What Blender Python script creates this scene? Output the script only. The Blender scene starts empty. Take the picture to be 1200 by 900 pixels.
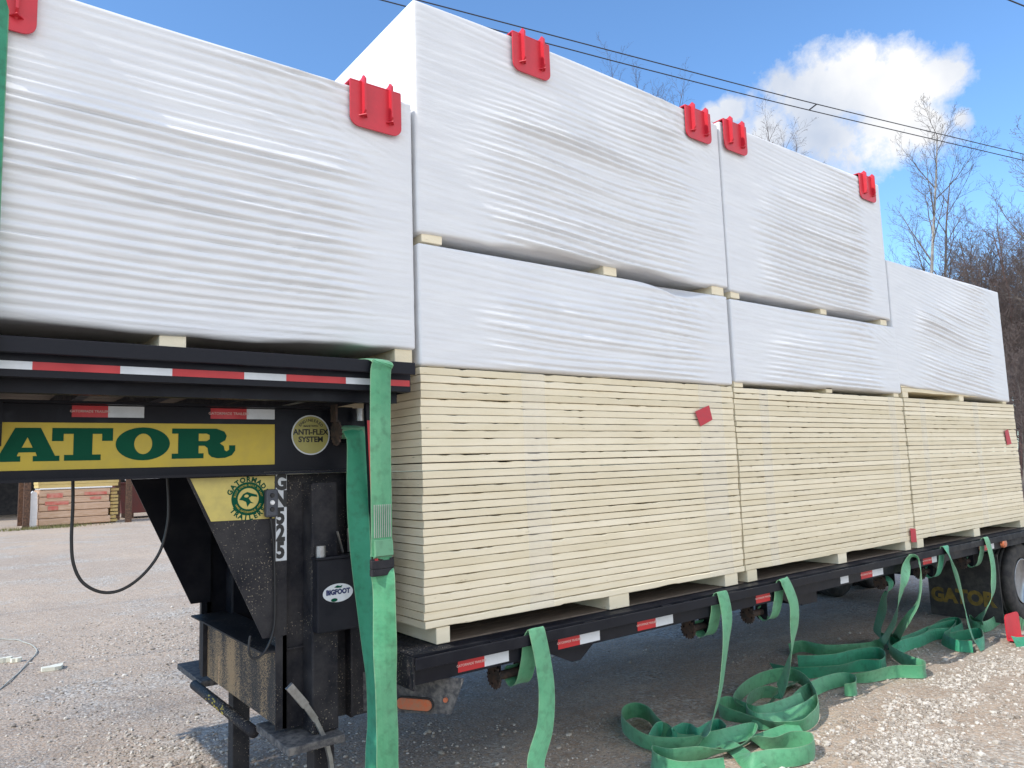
import bpy, bmesh, math, random
import numpy as np
from mathutils import Vector, Matrix
from mathutils.geometry import tessellate_polygon

scene = bpy.context.scene
COL = scene.collection
rad = math.radians

# ------------------------------------------------------------------ camera
def camera():
    f, cx, cy, cz, yaw, pitch, roll = 866.483, -1.80862, -3.08709, .742620, .653765, .111506, -.0332469
    sy, co, sp, cp = math.sin(yaw), math.cos(yaw), math.sin(pitch), math.cos(pitch)
    fwd = Vector((sy*cp, co*cp, sp)); r = Vector((co, -sy, 0)); u = r.cross(fwd)
    cr, sr = math.cos(roll), math.sin(roll)
    r2 = cr*r + sr*u; u2 = -sr*r + cr*u
    cd = bpy.data.cameras.new('camera'); o = bpy.data.objects.new('camera', cd); COL.objects.link(o)
    m = Matrix.Identity(4)
    for i in range(3):
        m[i][0] = r2[i]; m[i][1] = u2[i]; m[i][2] = -fwd[i]
    m[0][3], m[1][3], m[2][3] = cx, cy, cz
    o.matrix_world = m
    cd.sensor_width = 36; cd.lens = f/1200*36; cd.clip_start = .05; cd.clip_end = 2000
    scene.camera = o
camera()

# ------------------------------------------------------------------ light
SUN = Vector((-.73, -.012, .68)).normalized()
STRAPS = {
 'a': [(0.525, 0.02, -0.25, 'x'), (0.525, 0.045, -0.3, 'x'), (0.525, 0.0, -0.345, 'x'), (0.525, -0.06, -0.31, 'x'), (0.535, -0.093, -0.2, 'x'), (0.545, -0.1, -0.12, 'x'), (0.555, -0.112, -0.078, 'x'), (0.56, -0.135, -0.08, 'x'), (0.576, -0.17, -0.314, 'x'), (0.536, -0.2, -0.498, 'x'), (0.438, -0.24, -0.656, 'x'), (0.5, -0.3, -0.78, 'x'), (0.36, -0.36, -0.93, 'x'), (0.2, -0.42, -0.985, 20), (-0.05, -0.45, -0.992, 0), (-0.4, -0.6, -0.992, 0)],
 'b': [(2.0, 0.02, -0.25, 'x'), (2.0, 0.045, -0.3, 'x'), (2.0, 0.0, -0.345, 'x'), (2.0, -0.06, -0.31, 'x'), (2.01, -0.093, -0.2, 'x'), (2.02, -0.1, -0.12, 'x'), (2.03, -0.112, -0.078, 'x'), (2.035, -0.135, -0.08, 'x'), (2.044, -0.15, -0.211, 'x'), (2.021, -0.15, -0.35, (0.95, 0.25, 0)), (2.007, -0.13, -0.502, (0.9, 0.35, 0)), (1.998, -0.1, -0.656, (0.9, 0.4, 0)), (1.977, -0.06, -0.8, (0.85, 0.4, 0.15)), (1.933, -0.03, -0.892, (0.75, 0.5, 0.4)), (1.879, -0.005, -0.94, 60), (1.751, 0.039, -0.95, 75), (1.659, 0.16, -0.95, 75), (1.667, 0.307, -0.95, 85), (1.761, 0.509, -0.95, 90), (1.908, 0.643, -0.95, 90), (2.03, 0.649, -0.95, 90), (2.028, 0.53, -0.95, 90), (1.894, 0.321, -0.95, 80), (1.841, 0.184, -0.97, 40), (1.884, 0.086, -0.97, 30), (2.006, -0.045, -0.95, 50), (2.211, -0.096, -0.945, 50), (2.269, -0.13, -0.95, 70), (2.148, -0.176, -0.96, 50), (1.91, -0.179, -0.96, 30), (1.721, -0.113, -0.95, 70), (1.574, -0.047, -0.95, 80), (1.531, 0.045, -0.96, 85), (1.45, -0.047, -0.96, 80), (1.471, -0.227, -0.95, 80), (1.688, -0.346, -0.95, 70)],
 'bb': [(2.05, -0.085, -0.98, 10), (1.955, -0.253, -0.97, 10), (1.86, -0.39, -0.95, 60), (1.978, -0.448, -0.95, 80), (2.104, -0.529, -0.95, 88), (2.245, -0.539, -0.95, 90), (2.369, -0.455, -0.95, 90), (2.317, -0.37, -0.95, 88), (2.189, -0.307, -0.96, 60), (2.151, -0.215, -0.97, 30), (2.347, -0.203, -0.97, 20), (2.552, -0.27, -0.955, 40)],
 'c': [(2.67, 0.02, -0.25, 'x'), (2.67, 0.045, -0.3, 'x'), (2.67, 0.0, -0.345, 'x'), (2.67, -0.06, -0.31, 'x'), (2.6799999999999997, -0.093, -0.2, 'x'), (2.69, -0.1, -0.12, 'x'), (2.6999999999999997, -0.112, -0.078, 'x'), (2.705, -0.135, -0.08, 'x'), (2.765, -0.15, -0.226, 'x'), (2.773, -0.14, -0.362, 'x'), (2.797, -0.1, -0.512, (0.9, 0.4, 0)), (2.821, -0.04, -0.667, (0.65, 0.7, 0)), (2.87, 0.05, -0.818, (0.5, 0.8, 0.2)), (2.931, 0.16, -0.94, 50), (2.73, 0.151, -0.97, 30), (2.599, 0.181, -0.96, 45), (2.636, 0.276, -0.95, 75), (2.928, 0.413, -0.94, 88), (3.27, 0.479, -0.94, 88), (3.499, 0.419, -0.94, 90), (3.397, 0.211, -0.93, 90), (3.105, -0.051, -0.93, 90), (2.884, -0.198, -0.94, 90), (2.683, -0.262, -0.95, 86), (2.555, -0.251, -0.95, 60), (2.478, -0.117, -0.96, 45), (2.435, 0.077, -0.96, 60), (2.417, 0.213, -0.95, 80), (2.497, 0.307, -0.95, 90), (2.596, 0.289, -0.95, 80), (2.542, 0.052, -0.94, 50), (2.726, -0.021, -0.93, 50), (2.996, -0.026, -0.93, 60)],
 'd': [(4.194, 0.845, -0.95, 85), (4.379, 0.834, -0.95, 86), (4.381, 0.614, -0.95, 88), (4.574, 0.463, -0.95, 88), (4.731, 0.391, -0.95, 75), (4.887, 0.36, -0.912, (0.7, 0.5, 0.5)), (4.645, 0.16, -0.742, (0.8, 0.5, 0.2)), (4.42, -0.02, -0.558, (0.8, 0.5, 0)), (4.255, -0.16, -0.319, (1, 0.1, 0)), (4.414, -0.14, -0.165, 'x'), (4.526, -0.135, -0.102, (0.9, 0.3, 0)), (4.594, -0.155, -0.142, (0.9, 0.3, 0)), (4.571, -0.165, -0.289, (0.8, 0.5, 0)), (4.463, -0.18, -0.436, (0.8, 0.5, 0)), (4.403, -0.13, -0.555, (0.7, 0.6, 0.3)), (4.589, 0.03, -0.693, (0.7, 0.5, 0.5)), (5.207, 0.394, -0.94, 75), (4.958, 0.337, -0.95, 88), (4.696, 0.174, -0.95, 88), (4.501, -0.056, -0.95, 75), (4.449, -0.185, -0.95, 88), (4.3, -0.244, -0.95, 88), (4.156, -0.104, -0.95, 85), (3.874, -0.025, -0.95, 70), (3.721, 0.11, -0.96, 40), (3.505, 0.194, -0.96, 45)],
 'dd': [(3.896, 0.578, -0.95, 80), (3.993, 0.482, -0.95, 85), (4.162, 0.39, -0.95, 88), (4.437, 0.352, -0.95, 88), (4.598, 0.272, -0.95, 88), (4.492, 0.14, -0.95, 90), (4.243, 0.053, -0.95, 88), (4.136, 0.158, -0.95, 85), (3.938, 0.23, -0.96, 60), (3.676, 0.331, -0.95, 75), (3.581, 0.458, -0.95, 70), (3.604, 0.627, -0.96, 60)],
 'e': [(4.37, 0.03, -0.25, 'x'), (4.35, -0.02, -0.3, 'x'), (4.306, 0.0, -0.396, (0.8, 0.6, 0)), (4.505, 0.14, -0.557, (0.7, 0.7, 0)), (4.837, 0.36, -0.765, (0.7, 0.7, 0.2)), (5.218, 0.559, -0.96, 40), (5.039, 0.316, -0.96, 50), (5.362, 0.298, -0.95, 60), (5.74, 0.312, -0.95, 75), (6.069, 0.294, -0.95, 85), (6.117, 0.244, -0.95, 88), (5.709, 0.139, -0.95, 85), (5.508, 0.116, -0.96, 70), (5.328, -0.065, -0.96, 75), (5.364, -0.188, -0.96, 80)],
 'f': [(5.13, 0.02, -0.25, 'x'), (5.13, 0.045, -0.3, 'x'), (5.13, 0.0, -0.345, 'x'), (5.13, -0.06, -0.31, 'x'), (5.14, -0.093, -0.2, 'x'), (5.1499999999999995, -0.1, -0.12, 'x'), (5.16, -0.112, -0.078, 'x'), (5.165, -0.135, -0.08, 'x'), (5.18, -0.15, -0.158, (0.9, 0.4, 0)), (5.23, -0.16, -0.279, (0.75, 0.65, 0)), (5.27, -0.17, -0.443, (0.8, 0.6, 0)), (5.306, -0.18, -0.628, (0.9, 0.4, 0)), (5.32, -0.2, -0.793, (0.95, 0.3, 0)), (5.44, -0.194, -0.95, 60), (5.607, -0.186, -0.95, 88), (5.93, -0.038, -0.95, 88), (5.762, 0.035, -0.95, 80), (5.567, 0.089, -0.95, 70)],
 'g': [(5.99, 0.02, -0.25, 'x'), (5.99, 0.045, -0.3, 'x'), (5.99, 0.0, -0.345, 'x'), (5.99, -0.06, -0.31, 'x'), (6.0, -0.093, -0.2, 'x'), (6.01, -0.1, -0.12, 'x'), (6.0200000000000005, -0.112, -0.078, 'x'), (6.025, -0.135, -0.08, 'x'), (6.048, -0.15, -0.211, 'x'), (6.046, -0.16, -0.344, 'x'), (5.993, -0.165, -0.494, 'x'), (5.889, -0.17, -0.611, (0.9, 0.3, 0)), (5.852, -0.14, -0.701, (0.9, 0.3, 0)), (6.071, -0.02, -0.81, (0.9, 0.3, 0.3)), (6.409, 0.164, -0.95, 60), (6.478, 0.268, -0.95, 85), (6.218, 0.138, -0.95, 85), (6.259, 0.04, -0.95, 80), (6.602, 0.066, -0.94, 85), (6.961, 0.115, -0.94, 80), (6.813, -0.026, -0.95, 80), (6.543, -0.188, -0.96, 70)],
 'j': [(1.648, 0.17, -0.95, 80), (1.829, 0.277, -0.95, 85), (1.875, 0.255, -0.955, 60), (1.831, 0.155, -0.96, 50), (1.922, 0.17, -0.96, 60), (1.98, 0.157, -0.955, 60), (1.946, 0.049, -0.95, 75), (2.093, 0.073, -0.95, 85), (2.173, 0.062, -0.95, 88), (2.114, -0.027, -0.96, 80)],
 'l': [(2.945, 0.01, -0.95, 60), (3.205, 0.083, -0.95, 60), (3.479, 0.109, -0.95, 65), (3.677, 0.072, -0.95, 75), (3.682, -0.026, -0.95, 88), (3.528, -0.114, -0.95, 88), (3.447, -0.073, -0.96, 70)],
 'k': [(3.423, 0.323, -0.97, 20), (3.091, 0.238, -0.96, 50), (2.98, 0.298, -0.95, 70), (2.75, 0.246, -0.95, 85), (2.503, 0.085, -0.95, 88), (2.448, -0.044, -0.95, 70), (2.64, -0.092, -0.96, 40), (2.875, -0.122, -0.95, 60), (3.057, -0.091, -0.94, 80)],
 'm': [(4.824, 0.245, -0.97, 20), (5.059, 0.235, -0.95, 70), (5.264, 0.209, -0.95, 80), (5.621, 0.23, -0.95, 80), (5.805, 0.141, -0.95, 70), (6.078, 0.174, -0.95, 85), (6.279, 0.301, -0.95, 88), (6.103, 0.371, -0.95, 80), (5.638, 0.314, -0.95, 70)],
 'q': [(2.058, -0.016, -0.98, 10), (2.017, -0.148, -0.975, 15), (1.92, -0.324, -0.97, 20), (1.848, -0.452, -0.97, 20)],
 'h': [(5.824, -0.345, -0.96, 60), (5.907, -0.383, -0.96, 40), (6.045, -0.432, -0.96, 30)],
 'n1': [(-0.31, 0.6, 1.255, 'x'), (-0.31, 0.02, 1.25, 'x'), (-0.281, -0.14, 1.228, 'x'), (-0.291, -0.15, 1.165, 'x'), (-0.301, -0.16, 0.862, 'x'), (-0.303, -0.165, 0.604, 'x'), (-0.308, -0.17, 0.405, 'x'), (-0.314, -0.172, 0.37, 'x')],
 'n2': [(-0.306, -0.17, 0.323, (0.9, -0.3, 0)), (-0.301, -0.175, 0.244, (0.7, -0.7, 0)), (-0.303, -0.18, 0.069, (0.8, -0.6, 0)), (-0.304, -0.185, -0.139, 'x'), (-0.302, -0.19, -0.343, 'x'), (-0.303, -0.2, -0.526, 'x'), (-0.25, -0.22, -0.8, 'x'), (-0.23, -0.3, -0.95, 'x'), (-0.18, -0.45, -0.99, 'x'), (-0.18, -0.7, -0.992, 'x')],
 'n3': [(-0.28, 0.23, 0.93, 'x'), (-0.28, 0.19, 0.96, 'x'), (-0.285, 0.15, 0.93, 'x'), (-0.271, 0.14, 0.875, 'x'), (-0.279, 0.12, 0.636, (0.95, -0.3, 0)), (-0.287, 0.08, 0.405, (0.7, -0.7, 0)), (-0.288, 0.04, 0.182, (0.45, -0.9, 0)), (-0.276, 0.02, -0.04, (0.25, -0.95, 0)), (-0.271, 0.0, -0.183, (0.15, -0.95, 0)), (-0.276, -0.03, -0.354, (0.3, -0.95, 0)), (-0.293, -0.06, -0.466, (0.5, -0.8, 0)), (-0.3, -0.1, -0.75, 'x'), (-0.3, -0.15, -0.98, 'x')],
 'left': [(-1.745, 1.2, 2.62, 'x'), (-1.745, 0.02, 2.61, 'x'), (-1.745, -0.02, 2.56, 'x'), (-1.745, -0.035, 2.3, 'x'), (-1.745, -0.09, 1.5, 'x'), (-1.745, -0.15, 1.27, 'x'), (-1.745, -0.155, 1.15, 'x'), (-1.745, -0.05, 1.05, 'x'), (-1.745, 0.12, 0.98, 'x'), (-1.745, 0.2, 0.96, 'x')],
}
TREES = [(25.58, 9.15, 14.56, 'tall'), (28.66, 9.6, 14.09, 'fine'), (25.93, 8.34, 7.83, 'fine'), (26.64, 6.44, 10.38, 'red'), (24.21, 4.14, 11.73, 'tall'), (33.86, 10.01, 11.87, 'fine'), (30.03, 8.83, 11.09, 'pale'), (34.77, 13.11, 10.23, 'bush'), (33.42, 11.17, 10.21, 'bush'), (31.96, 9.39, 9.76, 'bush'), (36.06, 9.79, 11.06, 'bush'), (30.6, 7.2, 9.69, 'bush'), (26.87, 5.71, 7.96, 'bush'), (29.92, 5.97, 9.42, 'bush'), (26.47, 6.93, 7.28, 'bush'), (23.83, 5.39, 6.1, 'bush'), (31.13, 5.33, 12.08, 'fine'), (27.44, 3.6, 9.5, 'bush'), (33.62, 3.32, 12.59, 'fine'), (24.57, 18.36, 19.34, 'fine'), (25.24, 20.67, 20.76, 'fine'), (23.88, 20.69, 20.01, 'fine'), (27.66, 19.29, 19.96, 'fine'), (27.93, 17.2, 18.44, 'fine'), (26.03, 14.63, 16.21, 'fine'), (28.08, 15.13, 16.54, 'fine'), (31.24, 15.66, 16.15, 'fine'), (29.44, 10.31, 8.19, 'bush'), (28.02, 8.5, 7.48, 'bush'), (32.35, 8.29, 8.64, 'bush'), (21.06, 4.21, 4.64, 'bush'), (32.65, 7.33, 7.76, 'bush'), (37.76, 11.0, 10.7, 'bush'), (29.66, 6.85, 11.44, 'fine'), (28.34, 7.64, 10.2, 'fine'), (26.06, 8.02, 8.71, 'bush'), (24.42, 6.72, 8.14, 'bush'), (25.7, 6.08, 9.19, 'bush'), (24.92, 5.24, 8.68, 'bush'), (27.91, 5.73, 9.94, 'bush'), (27.57, 9.59, 8.72, 'bush'), (28.73, 9.42, 9.88, 'bush'), (31.8, 9.81, 11.07, 'bush'), (30.33, 8.01, 11.08, 'bush'), (32.5, 7.8, 11.79, 'bush')]
CLOUDS = [(0.8316, 0.3618, 0.4214, 3.1), (0.8294, 0.3501, 0.4354, 1.5), (0.8147, 0.3975, 0.4222, 3.4), (0.7924, 0.4433, 0.419, 3.3), (0.7774, 0.4867, 0.3985, 2.8), (0.8536, 0.3241, 0.4079, 2.1), (0.8441, 0.3762, 0.3821, 3.7), (0.8177, 0.4344, 0.3776, 3.7), (0.8106, 0.3782, 0.447, 1.3), (0.8578, 0.308, 0.4116, 1.0), (0.7705, 0.4614, 0.4397, 1.7), (0.7476, 0.5123, 0.4228, 1.2), (0.7367, 0.5323, 0.4171, 1.0), (0.8765, 0.3137, 0.3653, 1.0), (0.7682, 0.5185, 0.3756, 2.6), (0.8668, 0.3411, 0.3638, 2.4)]

def world():
    w = bpy.data.worlds.new('World'); scene.world = w; w.use_nodes = True
    nt = w.node_tree; nt.nodes.clear(); L = nt.links.new
    out = nt.nodes.new('ShaderNodeOutputWorld'); bg = nt.nodes.new('ShaderNodeBackground')
    sky = nt.nodes.new('ShaderNodeTexSky'); sky.sky_type = 'NISHITA'; sky.sun_disc = False
    sky.sun_elevation = math.asin(SUN.z); sky.sun_rotation = math.atan2(SUN.x, SUN.y) % (2*math.pi)
    sky.altitude = 200; sky.air_density = 1.0; sky.dust_density = .55; sky.ozone_density = 3.2
    tc = nt.nodes.new('ShaderNodeTexCoord')
    def math_(op, a, b=None, c=None):
        n = nt.nodes.new('ShaderNodeMath'); n.operation = op
        for i, v in enumerate((a, b, c)):
            if v is None: continue
            if isinstance(v, (int, float)): n.inputs[i].default_value = v
            else: L(v, n.inputs[i])
        return n.outputs[0]
    n1 = nt.nodes.new('ShaderNodeTexNoise'); n1.inputs['Scale'].default_value = 12; n1.inputs['Detail'].default_value = 12; n1.inputs['Roughness'].default_value = .68
    L(tc.outputs['Generated'], n1.inputs['Vector'])
    n2 = nt.nodes.new('ShaderNodeTexNoise'); n2.inputs['Scale'].default_value = 3.2; n2.inputs['Detail'].default_value = 8; n2.inputs['Roughness'].default_value = .6
    L(tc.outputs['Generated'], n2.inputs['Vector'])
    m = None
    # bright clouds added out of view behind the camera, to whiten and lift ambient light
    FILL_CLOUDS = [(-.25, -.86, .44, 30), (.45, -.80, .40, 28), (-.80, -.45, .40, 18), (.10, -.60, .79, 20), (.82, -.50, .28, 17), (0, -.97, .22, 22)]
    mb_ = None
    for x, y, z, r in FILL_CLOUDS:
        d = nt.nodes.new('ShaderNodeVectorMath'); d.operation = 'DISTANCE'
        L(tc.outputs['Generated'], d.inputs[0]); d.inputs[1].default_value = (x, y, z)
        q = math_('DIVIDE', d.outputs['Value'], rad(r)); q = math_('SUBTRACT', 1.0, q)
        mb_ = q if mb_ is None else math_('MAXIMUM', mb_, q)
    for x, y, z, r in CLOUDS:
        d = nt.nodes.new('ShaderNodeVectorMath'); d.operation = 'DISTANCE'
        L(tc.outputs['Generated'], d.inputs[0]); d.inputs[1].default_value = (x, y, z)
        q = math_('DIVIDE', d.outputs['Value'], rad(r)); q = math_('SUBTRACT', 1.0, q)
        m = q if m is None else math_('MAXIMUM', m, q)
    nz = math_('SUBTRACT', n1.outputs['Fac'], .5)
    a = math_('MULTIPLY_ADD', nz, 2.3, m)
    a = math_('MULTIPLY', math_('ADD', a, .03), 1.9)
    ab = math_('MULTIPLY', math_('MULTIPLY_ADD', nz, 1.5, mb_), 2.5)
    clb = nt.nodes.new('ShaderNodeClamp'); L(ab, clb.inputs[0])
    cl = nt.nodes.new('ShaderNodeClamp'); L(a, cl.inputs[0])
    # thin wisps over the rest of the sky
    ws = nt.nodes.new('ShaderNodeMapRange'); L(n2.outputs['Fac'], ws.inputs[0]); ws.inputs[1].default_value = .56; ws.inputs[2].default_value = .80; ws.inputs[4].default_value = .5
    al = math_('MAXIMUM', cl.outputs[0], ws.outputs[0])
    # cloud body: brighter tops, greyer folds
    n3 = nt.nodes.new('ShaderNodeTexNoise'); n3.inputs['Scale'].default_value = 7; n3.inputs['Detail'].default_value = 6
    L(tc.outputs['Generated'], n3.inputs['Vector'])
    cr = nt.nodes.new('ShaderNodeValToRGB'); L(n3.outputs['Fac'], cr.inputs[0])
    cr.color_ramp.elements[0].position = .36; cr.color_ramp.elements[0].color = (2.7, 3.05, 3.7, 1)
    cr.color_ramp.elements[1].position = .62; cr.color_ramp.elements[1].color = (4.5, 4.55, 4.65, 1)
    tint = nt.nodes.new('ShaderNodeMix'); tint.data_type = 'RGBA'; tint.blend_type = 'MULTIPLY'; tint.inputs[0].default_value = 1
    L(sky.outputs[0], tint.inputs[6]); tint.inputs[7].default_value = (.86, 1.08, 1.22, 1)
    mx = nt.nodes.new('ShaderNodeMix'); mx.data_type = 'RGBA'
    L(al, mx.inputs[0]); L(tint.outputs[2], mx.inputs[6]); L(cr.outputs[0], mx.inputs[7])
    mx2 = nt.nodes.new('ShaderNodeMix'); mx2.data_type = 'RGBA'
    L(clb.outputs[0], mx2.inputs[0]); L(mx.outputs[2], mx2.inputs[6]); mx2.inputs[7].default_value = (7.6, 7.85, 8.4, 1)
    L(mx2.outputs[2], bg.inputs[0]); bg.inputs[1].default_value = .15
    L(bg.outputs[0], out.inputs[0])
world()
sd = bpy.data.lights.new('sun', 'SUN'); sd.energy = 2.8; sd.angle = rad(.6); sd.color = (1, .94, .85)
so = bpy.data.objects.new('sun', sd); COL.objects.link(so)
so.rotation_euler = SUN.to_track_quat('Z', 'Y').to_euler(); so.location = SUN*30
scene.view_settings.view_transform = 'Standard'; scene.view_settings.look = 'None'
scene.view_settings.exposure = .58; scene.view_settings.gamma = 1

# ------------------------------------------------------------------ materials
def nodes(name):
    m = bpy.data.materials.new(name); m.use_nodes = True
    return m, m.node_tree, m.node_tree.nodes['Principled BSDF']
def mat(name, c, rough=.5, metal=0., c2=None, scale=20, bump=0., bscale=60, stretch=None, lo=.4, hi=.65, spec=None, coat=0, alpha=1, rvar=.0):
    m, nt, p = nodes(name); L = nt.links.new
    p.inputs['Base Color'].default_value = (*c, 1); p.inputs['Roughness'].default_value = rough; p.inputs['Metallic'].default_value = metal
    if spec is not None: p.inputs['Specular IOR Level'].default_value = spec
    if coat: p.inputs['Coat Weight'].default_value = coat
    p.inputs['Alpha'].default_value = alpha
    tc = nt.nodes.new('ShaderNodeTexCoord'); mp = nt.nodes.new('ShaderNodeMapping'); L(tc.outputs['Object'], mp.inputs[0])
    if stretch: mp.inputs['Scale'].default_value = stretch
    if c2:
        n = nt.nodes.new('ShaderNodeTexNoise'); n.inputs['Scale'].default_value = scale; n.inputs['Detail'].default_value = 8; n.inputs['Roughness'].default_value = .65
        L(mp.outputs[0], n.inputs['Vector'])
        r = nt.nodes.new('ShaderNodeValToRGB'); L(n.outputs['Fac'], r.inputs[0])
        r.color_ramp.elements[0].position = lo; r.color_ramp.elements[0].color = (*c, 1)
        r.color_ramp.elements[1].position = hi; r.color_ramp.elements[1].color = (*c2, 1)
        L(r.outputs[0], p.inputs['Base Color'])
        if rvar:
            rr = nt.nodes.new('ShaderNodeMapRange'); L(n.outputs['Fac'], rr.inputs[0]); rr.inputs[1].default_value=lo; rr.inputs[2].default_value=hi
            rr.inputs[3].default_value = rough; rr.inputs[4].default_value = rough+rvar; L(rr.outputs[0], p.inputs['Roughness'])
    if bump:
        n = nt.nodes.new('ShaderNodeTexNoise'); n.inputs['Scale'].default_value = bscale; n.inputs['Detail'].default_value = 6
        L(mp.outputs[0], n.inputs['Vector'])
        b = nt.nodes.new('ShaderNodeBump'); b.inputs['Strength'].default_value = bump; b.inputs['Distance'].default_value = .004
        L(n.outputs['Fac'], b.inputs['Height']); L(b.outputs[0], p.inputs['Normal'])
    return m

def mat_ground():
    m, nt, p = nodes('packed_dirt_and_gravel'); L = nt.links.new; N = nt.nodes.new
    tc = N('ShaderNodeTexCoord')
    def noise(s, d=6, r=.6, st=None):
        n = N('ShaderNodeTexNoise'); n.inputs['Scale'].default_value = s; n.inputs['Detail'].default_value = d; n.inputs['Roughness'].default_value = r
        if st:
            mp = N('ShaderNodeMapping'); mp.inputs['Scale'].default_value = st; L(tc.outputs['Object'], mp.inputs[0]); L(mp.outputs[0], n.inputs['Vector'])
        else: L(tc.outputs['Object'], n.inputs['Vector'])
        return n.outputs['Fac']
    def ramp(f, *st):
        r = N('ShaderNodeValToRGB'); L(f, r.inputs[0]); e = r.color_ramp.elements
        while len(e) < len(st): e.new(.5)
        for i, (pos, c) in enumerate(st): e[i].position = pos; e[i].color = (*c, 1) if len(c) == 3 else c
        return r.outputs[0]
    def mix(f, a, b, mode='MIX'):
        x = N('ShaderNodeMix'); x.data_type = 'RGBA'; x.blend_type = mode
        if isinstance(f, float): x.inputs[0].default_value = f
        else: L(f, x.inputs[0])
        L(a, x.inputs[6]); L(b, x.inputs[7]); return x.outputs[2]
    dirt = ramp(noise(9, 9, .7), (.3, (.29, .22, .162)), (.5, (.425, .338, .258)), (.72, (.54, .45, .355)))
    tone = ramp(noise(.55, 4, .5, (1, .6, 1)), (.35, (.84, .82, .82)), (.68, (1.2, 1.14, 1.08)))
    dirt = mix(1.0, dirt, tone, 'MULTIPLY')
    # gravel chips: cells of random brightness
    v = N('ShaderNodeTexVoronoi'); v.inputs['Scale'].default_value = 48; L(tc.outputs['Object'], v.inputs['Vector'])
    sx = N('ShaderNodeSeparateColor'); L(v.outputs['Color'], sx.inputs[0])
    chip = ramp(sx.outputs[0], (0, (.19, .165, .14)), (.5, (.38, .35, .305)), (1, (.64, .60, .53)))
    v2 = N('ShaderNodeTexVoronoi'); v2.inputs['Scale'].default_value = 110; L(tc.outputs['Object'], v2.inputs['Vector'])
    sx2 = N('ShaderNodeSeparateColor'); L(v2.outputs['Color'], sx2.inputs[0])
    chip2 = ramp(sx2.outputs[1], (0, (.25, .20, .155)), (.6, (.41, .345, .28)), (1, (.60, .54, .46)))
    pm = ramp(noise(.85, 7, .65), (.50, (0, 0, 0)), (.64, (1, 1, 1)))
    fine = ramp(noise(30, 3, .5), (.42, (0, 0, 0)), (.58, (1, 1, 1)))
    base = mix(fine, dirt, chip2)
    sel = N('ShaderNodeMath'); sel.operation = 'GREATER_THAN'; L(sx.outputs[1], sel.inputs[0]); sel.inputs[1].default_value = .3
    pg = N('ShaderNodeMath'); pg.operation = 'MULTIPLY'; L(pm, pg.inputs[0]); L(sel.outputs[0], pg.inputs[1])
    col = mix(pg.outputs[0], base, chip)
    # moist crushed stone beside and below the trailer, reflected skylight painted in bluish
    damp_skylight = ramp(noise(.7, 6, .6, (.55, 1.2, 1)), (.42, (.82, .83, .86)), (.56, (1.06, 1.07, 1.09)))
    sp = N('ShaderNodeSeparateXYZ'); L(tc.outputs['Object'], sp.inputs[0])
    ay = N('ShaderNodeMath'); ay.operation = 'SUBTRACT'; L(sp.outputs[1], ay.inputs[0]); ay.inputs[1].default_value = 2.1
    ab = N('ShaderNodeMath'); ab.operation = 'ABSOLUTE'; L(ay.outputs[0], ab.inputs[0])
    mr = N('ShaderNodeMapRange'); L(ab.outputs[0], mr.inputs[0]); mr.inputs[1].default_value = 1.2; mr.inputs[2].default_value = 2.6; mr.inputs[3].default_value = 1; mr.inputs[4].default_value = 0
    wet_skylight = mix(mr.outputs[0], ramp(sp.outputs[0], (0, (1, 1, 1)), (1, (1, 1, 1))), damp_skylight)
    col = mix(1.0, col, wet_skylight, 'MULTIPLY')
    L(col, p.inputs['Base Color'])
    p.inputs['Roughness'].default_value = .93; p.inputs['Specular IOR Level'].default_value = .25
    b = N('ShaderNodeBump'); b.inputs['Strength'].default_value = .7; b.inputs['Distance'].default_value = .012
    s = N('ShaderNodeMath'); s.operation = 'MULTIPLY_ADD'; L(v.outputs['Distance'], s.inputs[0]); s.inputs[1].default_value = -.8; L(noise(22, 8, .75), s.inputs[2])
    L(s.outputs[0], b.inputs['Height'])
    b2 = N('ShaderNodeBump'); b2.inputs['Strength'].default_value = .6; b2.inputs['Distance'].default_value = .06; L(noise(2.2, 5), b2.inputs['Height']); L(b.outputs[0], b2.inputs['Normal'])
    L(b2.outputs[0], p.inputs['Normal'])
    return m

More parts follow.
